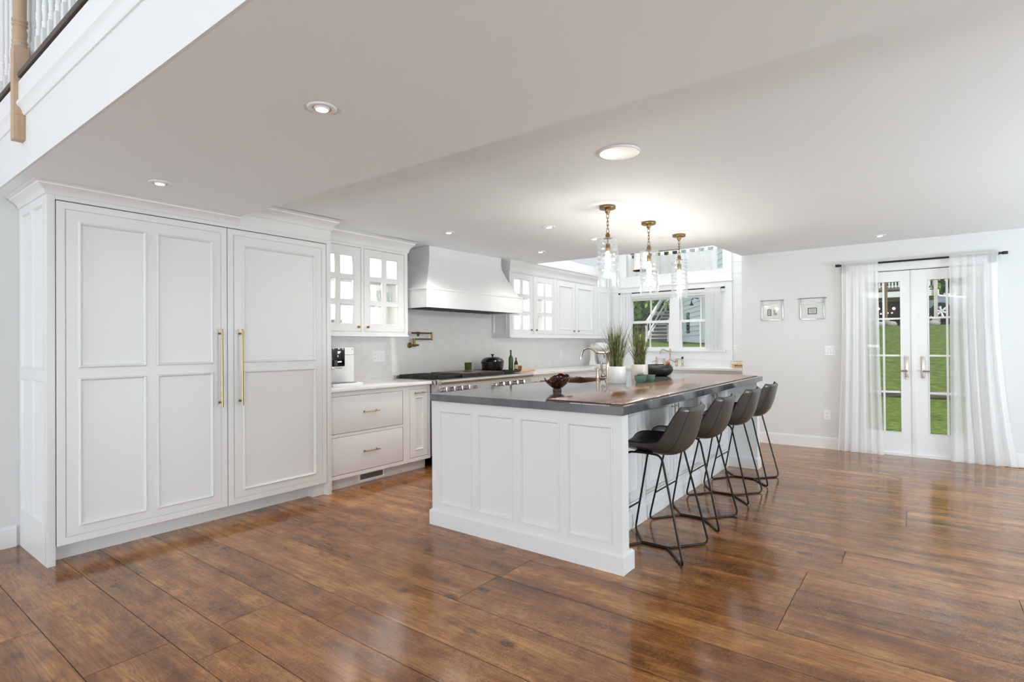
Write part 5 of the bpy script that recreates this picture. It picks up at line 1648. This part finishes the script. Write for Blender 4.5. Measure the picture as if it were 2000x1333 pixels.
# ------------------------------------------------------------------ curtains and rods
def curtain(name, label, x, y0, y1, z1, yb0, yb1, z0, folds, amp, m, seed=0, tag_cat='curtain', bow=0.0, puddle=False):
    rnd = random.Random(seed); ph = rnd.uniform(0, 6.28); n = folds * 10; rows = []
    k = 26
    for i in range(k + 1):
        s = i / k; z = z1 + (z0 - z1) * s; row = []
        e = s ** 2.2
        for j in range(n + 1):
            u = j / n; w = 2 * PI * folds * u + ph + .6 * math.sin(2 * PI * u * 1.7 + s * 1.3 + seed)
            a0, a1 = y0 + (yb0 - y0) * e, y1 + (yb1 - y1) * e
            am = amp * (.35 + .65 * min(1, s * 3)) * (1 + .5 * math.sin(5 * u + seed + s))
            yy = a0 + (a1 - a0) * u
            wave = am * (math.sin(w) * .8 + .35 * math.sin(2.3 * w + 1)) * min(1, .15 + s * 6) + .0025 * math.sin(9 * w) * max(0, 1 - s * 5)
            row.append((x - wave - .02 * e - .017 * max(0, 1 - s * 4), yy, z + (.005 * math.sin(w * 5) if i == 0 else 0)))
        rows.append(row)
    mb = MB(); mb.grid(rows); o = mb.build(name, M[m], angle=180)
    return tag(o, label, tag_cat)


def rod(name, label, x, y0, y1, z, r=.010, wall=XD):
    t = thing(name, (x, (y0 + y1) / 2, z), label, 'curtain rod')
    mb = MB(); mb.tube([(x, y0, z), (x, y1, z)], r, 12); mb.build('pole', M['rod'], t)
    for y, s in ((y0, -1), (y1, 1)):
        mb = MB(); mb.tube([(x, y - s * .045, z), (x, y - s * .005, z), (x, y, z)], r * 1.6, 14, radii=[r * 1.5, r * 1.5, r * 1.2]); mb.build('finial', M['rod'], t)
        mb = MB(); mb.tube([(x, y - s * .08, z), (wall - .001, y - s * .08, z)], r * .6, 8); mb.tube([(wall - .006, y - s * .08, z), (wall - .001, y - s * .08, z)], r * 1.6, 12); mb.build('bracket', M['rod'], t)


rod('curtain_rod', 'black curtain rod above the French doors', XD - .075, -.735, .80, 2.208, .011)
curtain('curtain', 'sheer white full-length curtain left of the French doors', XD - .075, .375, .735, 2.222, .335, .79, .004, 5, .018, 'sheer', 2)
curtain('curtain', 'sheer white full-length curtain right of the French doors', XD - .075, -.660, -.262, 2.222, -.80, -.255, .004, 5, .022, 'sheer', 5)
rod('cafe_rod', 'black curtain rod across the sink window', XWIN - .07, 2.44, 4.255, 2.172, .010, XWIN - .022)
curtain('cafe_curtain', 'short sheer curtain at the left side of the sink window', XWIN - .07, 4.00, 4.215, 2.185, 3.98, 4.22, 1.20, 4, .014, 'sheer', 3)
curtain('cafe_curtain', 'short sheer curtain at the right side of the sink window', XWIN - .07, 2.50, 2.745, 2.185, 2.52, 2.75, 1.20, 4, .014, 'sheer', 7)


def valance():
    t = thing('transom_valance', (XWIN - .03, 3.3, 2.46), 'thin white tab-top curtain across the high transom window', 'curtain')
    x = XWIN - .03
    mb = MB(); rows = []; n = 120
    for i in range(9):
        s = i / 8; rows.append([(x - .014 * math.sin(j * .55) - .005 * math.sin(j * 1.3), 2.56 + 1.52 * j / n, 2.80 - .33 * s - (.018 * abs(math.sin(j * PI / 12)) if i == 0 else 0)) for j in range(n + 1)])
    mb.grid(rows); mb.build('cloth', M['sheer2'], t, angle=180)
    for i in range(11):
        y = 2.59 + 1.46 * i / 10
        b = MB(); b.grid([[(x - .012, y - .03, 2.79), (x - .012, y + .03, 2.79)], [(x - .014, y - .03, 2.845), (x - .014, y + .03, 2.845)], [(x + .012, y - .03, 2.845), (x + .012, y + .03, 2.845)], [(x + .010, y - .03, 2.79), (x + .010, y + .03, 2.79)]])
        b.build('tab', M['shade'], t)
    b = MB(); b.tube([(x, 2.47, 2.842), (x, 4.13, 2.842)], .006, 8); b.build('pole', M['trim'], t)


valance()


def drum_lamp():
    x, y = 7.9, 3.42
    t = thing('drum_pendant', (x, y, 2.5), 'white drum shade lamp hanging in front of the transom window', 'pendant light')
    mb = MB(); mb.lathe([(.13, 2.425), (.105, 2.72), (.103, 2.72), (.128, 2.427)], (x, y, 0), 2, 40); mb.build('lamp_shade', M['shade'], t)
    mb = MB(); mb.lathe([(.132, 2.418), (.132, 2.428), (.126, 2.428), (.126, 2.418)], (x, y, 0), 2, 40); mb.build('rim', M['maple'], t)
    mb = MB(); mb.tube([(x, y, 2.70), (x, y, 4.19)], .006, 8); mb.lathe([(.05, 4.18), (.05, 4.199)], (x, y, 0), 2, 20); mb.tube([(x - .104, y, 2.715), (x + .104, y, 2.715)], .003, 6); mb.build('stem', M['abrass'], t)


drum_lamp()


# ------------------------------------------------------------------ pictures, floor vent
def picture(y0, y1, z0, z1, label, kind, bar):
    t = thing('picture_frame', (XD, (y0 + y1) / 2, z0), label, 'picture', 'pair of silver frames')
    fm = plane('X-', XD + .0)
    zb = z0 + (z1 - z0) * .76
    mb = MB(); w = .008
    for (a, b, c, d) in ((y0, y0 + w, z0, z1), (y1 - w, y1, z0, z1), (y0, y1, z0, z0 + w), (y0, y1, zb, zb + w * .7)): fbox(mb, fm, a, b, c, d, .001, .014, .0015)
    mb.tube([fm(y0 - bar, z1, .012), fm(y1 + bar, z1, .012)], .005, 10)
    mb.build('frame', M['silver'], t)
    mb = MB(); fbox(mb, fm, y0 + w, y1 - w, z0 + w, zb, .001, .005); mb.build('mat_board', M['mat_board'], t)
    m = (y0 + y1) / 2; zc_ = z0 + (zb - z0) * .52
    def block(parent, cy, cz, ww, hh, edge, inner, lines, name):
        b = MB(); fbox(b, fm, cy - ww / 2, cy + ww / 2, cz - hh / 2, cz + hh / 2, .0045, .0060); p = b.build(name, M[edge], t)
        b = MB(); e = .008 if edge == 'ink' else .002
        fbox(b, fm, cy - ww / 2 + e, cy + ww / 2 - e, cz - hh / 2 + e, cz + hh / 2 - e, .0058, .0066); b.build('paper', M[inner], p)
        b = MB()
        for (u, v, w2, h2) in lines: fbox(b, fm, cy + u - w2 / 2, cy + u + w2 / 2, cz + v - h2 / 2, cz + v + h2 / 2, .0065, .0071)
        b.build('print_marks', M['ink'] if edge == 'ink' else M['sepia'], p)
    if kind == 'two':
        block(t, m + .035, zc_, .044, .082, 'ink', 'paper', [(0, .018, .024, .003), (0, -.018, .024, .003), (-.006, 0, .003, .03), (.006, 0, .003, .03)], 'print')
        block(t, m - .035, zc_, .044, .078, 'sepia', 'paper', [(.010, 0, .010, .06), (-.006, -.02, .02, .025), (-.004, .02, .026, .004)], 'print')
    else:
        block(t, m, zc_, .100, .080, 'ink', 'paper', [(0, .018, .06, .003), (0, .008, .05, .0025), (0, -.002, .062, .0025), (0, -.012, .045, .0025), (-.01, -.022, .035, .0025)], 'print')
    b = MB(); fbox(b, fm, y0 + w, y1 - w, z0 + w, zb, .0085, .0095); b.build('glass', M['picglass'], t)


picture(1.386, 1.640, 1.582, 1.838, 'silver frame holding two small upright prints, left of the pair', 'two', .012)
picture(.928, 1.190, 1.580, 1.843, 'silver frame holding one black-bordered print, right of the pair', 'one', .030)

t = thing('floor_vent', (7.49, -.80, 0), 'brown metal floor vent grille by the right curtain', 'vent')
mb = MB(); fz = plane('Z+', 0.0); mb.loops(fz, (7.43, 7.53, -1.02, -.655), [(0, 0), (.002, .005), (.014, .006), (.016, .002)], cap=True); mb.build('grille_frame', M['maple'], t)
mb = MB()
for i in range(22):
    y = -.685 - i * .0148
    mb.hexa([(7.45, y, .0022), (7.51, y - .006, .0022), (7.51, y - .013, .0022), (7.45, y - .007, .0022), (7.45, y, .0066), (7.51, y - .006, .0066), (7.51, y - .013, .0066), (7.45, y - .007, .0066)])
mb.build('slots', M['dark'], t)


# ------------------------------------------------------------------ outside: lawn, far house, deck, car, trees
def ss(a, b, x): x = max(0, min(1, (x - a) / (b - a))); return x * x * (3 - 2 * x)


def ground(x, y):
    a = -0.12
    if x > 10: a = -.12 + .36 * min(1, (x - 10) / 3.1)
    if x > 13.2: a = .27 + 1.60 * min(1, (x - 13.2) / 10.8)
    if x > 24: a = 1.87 + .02 * (x - 24)
    b = 1.02 + .35 * min(1, max(0, x - 9) / 17)
    k = ss(1.6, 3.0, y - max(0, (x - 9)) * .10) if x > 7.7 else 0
    return a * (1 - k) + b * k


def lawn():
    mb = MB()
    xs = [9.05 + .45 * i for i in range(24)] + [20 + 2.0 * i for i in range(26)]
    ys = [-40, -25, -16, -10, -7, -5] + [-4 + .5 * i for i in range(49)] + [22, 26, 32, 40, 55]
    mb.grid([[(x, y, ground(x, y)) for y in ys] for x in xs])
    mb.grid([[(x, y, ground(x, y)) for y in [-40, -25, -16, -10, -7, -5, -4, -3, -2, -1, 0, 1, 1.7]] for x in (XD + .13, 8.2, 8.7, 9.05)])
    mb.grid([[(x, y, -.14) for y in (YR - .15, -8, -16, -30, -60)] for x in (-30, -20, -8, 0, 8, XD + .13)])
    mb.grid([[(x, y, -.14) for y in (YR - .15, 0, 6, 20)] for x in (-40, -20, XB - .15)])
    struct(mb.build('lawn', M['lawn'], loc=(8, 0, 0)), 'sunlit green lawn rising behind the house')


lawn()
mb = MB(); rnd = random.Random(6)
pts, rad = [], []
for i in range(26):
    pts.append((12.95 + rnd.uniform(-.02, .02), -3 + i * .22, ground(12.9, 0) + .05 + rnd.uniform(-.01, .01))); rad.append(.085 + rnd.uniform(-.012, .012))
mb.tube(pts, .085, 12, radii=rad)
t = mb.build('garden_log', M['log']); tag(t, 'old grey log lying across the lawn outside the French doors', 'log')
mb = MB(); mb.tube([(19.0, .95, 1.13), (19.0, 1.25, 1.15), (19.1, 1.7, 1.16)], .07, 10); t = mb.build('pale_log', M['greytrim']); tag(t, 'short pale log on the upper lawn seen through the left door', 'log')


def deck():
    t = thing('raised_deck', (26, 2, 2), 'raised deck with pale fascia, posts and baluster rail at the top of the lawn', 'deck')
    X = 26
    mb = MB(); mb.box(X, X + .05, -.60, 6, 3.03, 3.25); mb.build('fascia', M['greytrim'], t)
    mb = MB(); mb.box(X + .05, X + 4, -.6, 6, 3.10, 3.24); mb.build('deck_boards', M['greywood'], t)
    mb = MB(); mb.box(X - .02, X + .08, -.55, 6, 3.33, 3.41); mb.build('bottom_rail', M['brownwood'], t)
    mb = MB(); mb.box(X - .05, X + .10, -.55, 6, 4.10, 4.16); mb.build('handrail', M['greywood'], t)
    y = -.45
    while y < 3.0:
        b = MB(); b.box(X, X + .04, y, y + .05, 3.41, 4.1); b.build('baluster', M['siding'], t); y += .105
    for y in (-.50, 1.06, 2.7, 4.3):
        b = MB(); b.box(X - .07, X + .05, y - .06, y + .06, 1.95, 4.2); b.build('post', M['brownwood'] if y > 0 else M['greywood'], t)
        b = MB(); b.box(X - .14, X + .14, y - .12, y + .12, 1.75, 2.16, .02); b.build('pier', M['rock'], t)
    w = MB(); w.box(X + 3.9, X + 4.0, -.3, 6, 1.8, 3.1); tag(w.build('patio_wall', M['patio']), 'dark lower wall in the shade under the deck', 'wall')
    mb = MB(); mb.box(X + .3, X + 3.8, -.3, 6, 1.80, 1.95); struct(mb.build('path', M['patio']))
    for i, (y, z, r, lab) in enumerate(((.80, 2.59, .065, 'rightmost large warm lamp glowing under the deck'), (1.08, 2.61, .06, 'middle large warm lamp glowing under the deck, by the post'), (1.30, 2.60, .06, 'leftmost large warm lamp glowing under the deck'),
                            (.86, 2.42, .035, 'small low lamp on the right under the deck'), (1.00, 2.42, .035, 'small low lamp in the middle under the deck'), (1.22, 2.40, .035, 'small low lamp on the left under the deck'))):
        f = 29.80 / 26; y *= f; z = 1.3 + (z - 1.3) * f
        b = MB(); b.lathe([(0, -r), (r * .7, -r * .7), (r, 0), (r * .7, r * .7), (0, r)], (29.80, y, z), 2, 14); b.tube([(29.80, y, z), (29.899, y, z)], .02, 8)
        tag(b.build('patio_lamp', M['patiolamp']), lab, 'lamp', 'lamps under the deck')
    for i in range(9):
        y = -.4 + i * .42; b = MB(); r = .16 + .05 * math.sin(i * 2.1); b.lathe([(0, -.10), (r * .8, -.08), (r, .03), (r * .7, .12), (0, .15)], (25.3, y, 1.93), 2, 14, 1, 1.2)
        tag(b.build('edging_rock', M['rock'], angle=70), 'grey rock in the row edging the top of the lawn', 'rock', 'rocks edging the lawn')


deck()


def car():
    t = thing('parked_car', (31, .4, 2.2), 'silver car parked beyond the deck at the right', 'car')
    zg = 2.28; x0, x1 = 31.0, 32.8
    prof = [(-1.95, .45), (-1.98, .75), (-1.75, .98), (-.75, 1.12), (-.05, 1.62), (1.9, 1.66), (2.5, 1.15), (2.62, .95), (2.62, .42)]
    mb = MB(); mb.prism([(y, zg + z) for y, z in prof], 0, x0, x1); o = mb.build('body', M['car'], t); bv = o.modifiers.new('soft', 'BEVEL'); bv.width = .09; bv.segments = 3
    mb = MB(); mb.prism([(-.62, zg + 1.14), (-.02, zg + 1.55), (1.8, zg + 1.58), (2.25, zg + 1.16)], 0, x0 - .004, x0 + .01); mb.build('side_window', M['darkglass'], t)
    for y in (-.78, 1.85):
        mb = MB(); mb.tube([(x0 - .012, y, zg + .37), (x0 + .25, y, zg + .37)], .385, 28); a = mb.build('wheel_arch', M['tyre'], t)
        mb = MB(); mb.tube([(x0 - .03, y, zg + .34), (x0 + .2, y, zg + .34)], .34, 28); w = mb.build('wheel', M['tyre'], t)
        r = MB()
        for k in range(6):
            an = k * PI / 3 + .3; d = Vector((0, math.cos(an), math.sin(an))); c = Vector((x0 - .036, y, zg + .34)); r.tube([c + d * .05, c + d * .245], .022, 8, radii=[.035, .058])
        r.tube([(x0 - .05, y, zg + .34), (x0 - .03, y, zg + .34)], .05, 14); r.build('rim', M['greytrim'], w)


car()


def far_house():
    t = thing('grey_house', (26, 9.27, 1.3), 'grey clapboard house seen through the sink window', 'house')
    A = Vector((26.0, 9.27, 0)); d = Vector((-math.cos(PI / 6), -math.sin(PI / 6), 0)); nrm = Vector((math.sin(PI / 6), -math.cos(PI / 6), 0))
    if nrm.dot(-A) < 0: nrm = -nrm
    def P(s, z, o=0): return tuple(A + d * s + nrm * o + Vector((0, 0, z)))
    def slab(mb, s0, s1, z0, z1, o0, o1): mb.hexa([P(s0, z0, o0), P(s1, z0, o0), P(s1, z0, o1), P(s0, z0, o1), P(s0, z1, o0), P(s1, z1, o0), P(s1, z1, o1), P(s0, z1, o1)])
    mb = MB(); z = 1.42
    while z < 6.2:
        mb.add([P(0, z, .03), P(9, z, .03), P(9, z + .205, .005), P(0, z + .205, .005), P(0, z, 0), P(9, z, 0)], [(0, 1, 2, 3), (4, 5, 1, 0)]); z += .20
    slab(mb, 0, 9, 1.2, 6.3, -.3, 0); slab(mb, 0, .3, 1.2, 6.3, -5, -.3)
    mb.build('clapboard_wall', M['siding'], t)
    mb = MB(); slab(mb, -.04, .16, 1.35, 6.3, -.02, .05); slab(mb, 0, 9, 1.30, 1.43, 0, .035); mb.build('corner_trim', M['greytrim'], t)
    mb = MB(); slab(mb, -.30, -.10, 2.45, 6.2, .0, .1); slab(mb, .40, .5, 1.35, 1.95, .06, .14); mb.build('downspout', M['darkglass'], t)
    mb = MB(); slab(mb, 1.60, 2.22, 1.74, 2.66, -.01, .04); mb.build('window', M['darkglass'], t)
    mb = MB(); slab(mb, 4.95, 5.8, 1.42, 3.3, -.01, .05); slab(mb, 4.7, 4.85, 1.42, 3.5, 0, .06); mb.build('door', M['greytrim'], t)
    s, z = 4.05, 2.86
    mb = MB(); mb.tube([P(s, z + .25, 0), P(s, z + .3, .2), P(s, z + .2, .3)], .02, 8); c = P(s, z, .3); mb.lathe([(.09, -.02), (.05, .05), (.03, .09), (.015, .18)], c, 2, 14); mb.build('wall_lamp', M['iron'], t)
    mb = MB(); mb.hexa([P(-.5, 6.2, .5), P(9.4, 6.2, .5), P(9.4, 6.2, -5), P(-.5, 6.2, -5), P(-.5, 6.4, .5), P(9.4, 6.4, .5), P(9.4, 7.6, -2.5), P(-.5, 7.6, -2.5)]); mb.build('roof', M['patio'], t)


far_house()


def stairs():
    t = thing('outdoor_stairs', (27, 11, 1.36), 'grey wooden outdoor staircase with handrails seen through the sink window', 'stairs')
    n = 9; y0, y1 = 9.62, 10.78
    x0, z0, rise, run = 25.4, 1.37, .18, .28
    for i in range(n):
        b = MB(); b.box(x0 + i * run - .03, x0 + (i + 1) * run, y0 + .05, y1 - .05, z0 + (i + 1) * rise - .045, z0 + (i + 1) * rise); b.build('tread', M['greywood'], t)
        b = MB(); b.box(x0 + i * run + .02, x0 + i * run + .04, y0 + .05, y1 - .05, z0 + i * rise, z0 + (i + 1) * rise - .045); b.build('riser', M['darktread'], t)
    zt = z0 + n * rise; xt = x0 + n * run
    for y in (y0, y1 - .05):
        b = MB(); b.prism([(x0 - .12, z0 - .05), (x0 + .2, z0 - .05), (xt, zt - .28), (xt, zt + .02), (x0 - .12, z0 + .17)], 1, y, y + .05); b.build('stringer', M['greytrim'], t)
        b = MB(); b.prism([(x0 - .05, z0 + .80), (x0 - .05, z0 + .98), (xt, zt + 1.0), (xt, zt + .82)], 1, y - .03, y + .08); b.build('handrail', M['greytrim'], t)
        for xx, zz in ((x0, z0), (xt, zt)):
            b = MB(); b.box(xx - .05, xx + .05, y - .02, y + .08, zz - .1, zz + 1.05); b.build('post', M['greywood'], t)
    b = MB(); b.prism([(x0 + .2, z0 + .35), (x0 + .2, z0 + .43), (xt, zt + .45), (xt, zt + .37)], 1, y1 - .03, y1 + .02); b.build('mid_rail', M['siding'], t)
    b = MB(); b.box(xt, xt + 2.5, 9.2, 11.4, zt - .2, zt); b.build('landing', M['greywood'], t)
    y = 9.3
    while y < 11.3:
        b = MB(); b.box(xt + 2.4, xt + 2.44, y, y + .045, zt, zt + .9); b.build('baluster', M['siding'], t); y += .13
    b = MB(); b.box(xt + 2.37, xt + 2.47, 9.2, 11.4, zt + .9, zt + .96); b.build('top_rail', M['greytrim'], t)


stairs()


def tree(x, y, h, r, label, m, seed, low=0.25, n=2600, leaf=.16):
    rnd = random.Random(seed); z = ground(x, y)
    t = thing('tree', (x, y, z), label, 'tree', 'trees behind the house')
    b = MB(); b.tube([(x, y, z - .1), (x + .1, y, z + h * .35), (x, y + .1, z + h * .75)], .2, 10, radii=[.035 * h, .024 * h, .008 * h]); b.build('trunk', M['bark'], t)
    b = MB(); blobs = [(rnd.gauss(0, r * .45), rnd.gauss(0, r * .45), rnd.uniform(low, 1) * h, rnd.uniform(.28, .5) * r) for _ in range(22)]
    for i in range(n):
        bx, by, bz, br = rnd.choice(blobs); v = Vector((rnd.gauss(0, 1), rnd.gauss(0, 1), rnd.gauss(0, 1))).normalized() * br * rnd.uniform(.75, 1.05)
        c = Vector((x + bx, y + by, z + bz)) + v
        u = Vector((rnd.gauss(0, 1), rnd.gauss(0, 1), rnd.gauss(0, .6))).normalized(); w = u.cross(v.normalized() + Vector((.01, .02, .03))).normalized()
        s = leaf * rnd.uniform(.7, 1.3)
        b.add([c - u * s, c - w * s * .55, c + u * s, c + w * s * .55], [(0, 1, 2, 3)])
    b.build('foliage', M[m], t, angle=180)


tree(27, 13.6, 7.0, 2.6, 'bright leafy tree left of the outdoor stairs', 'leaf1', 1, .08, 4200, .17)
tree(31, 16.5, 9.0, 3.2, 'taller leafy tree farther back at the left of the sink window', 'leaf1', 2, .05, 4200, .2)
tree(33, 13.2, 8.0, 3.0, 'dark tree behind the outdoor stairs', 'leaf2', 3, .05, 4200, .2)
tree(30.5, 11.0, 9.0, 2.2, 'slim dark tree behind the stair landing', 'leaf2', 7, .05, 3600, .18)
for i, (bx, by, bh, br, lab) in enumerate(((29.0, 15.6, 3.0, 1.7, 'round green bush at the far left edge of the sink window view'), (28.6, 12.5, 2.8, 1.5, 'low green bush beside the foot of the outdoor stairs'), (34, 18.5, 5.0, 3.0, 'big bush behind the leafy trees at the left'))):
    tree(bx, by, bh, br, lab, 'leaf1' if i != 1 else 'leaf2', 20 + i, .03, 3600, .19)
tree(37, -1.8, 7.5, 3.2, 'dark green tree behind the silver car', 'leaf2', 4, .03, 4200, .22)
tree(39, 2.8, 8.0, 3.4, 'dark green tree behind the deck railing', 'leaf2', 5, .03, 4200, .22)
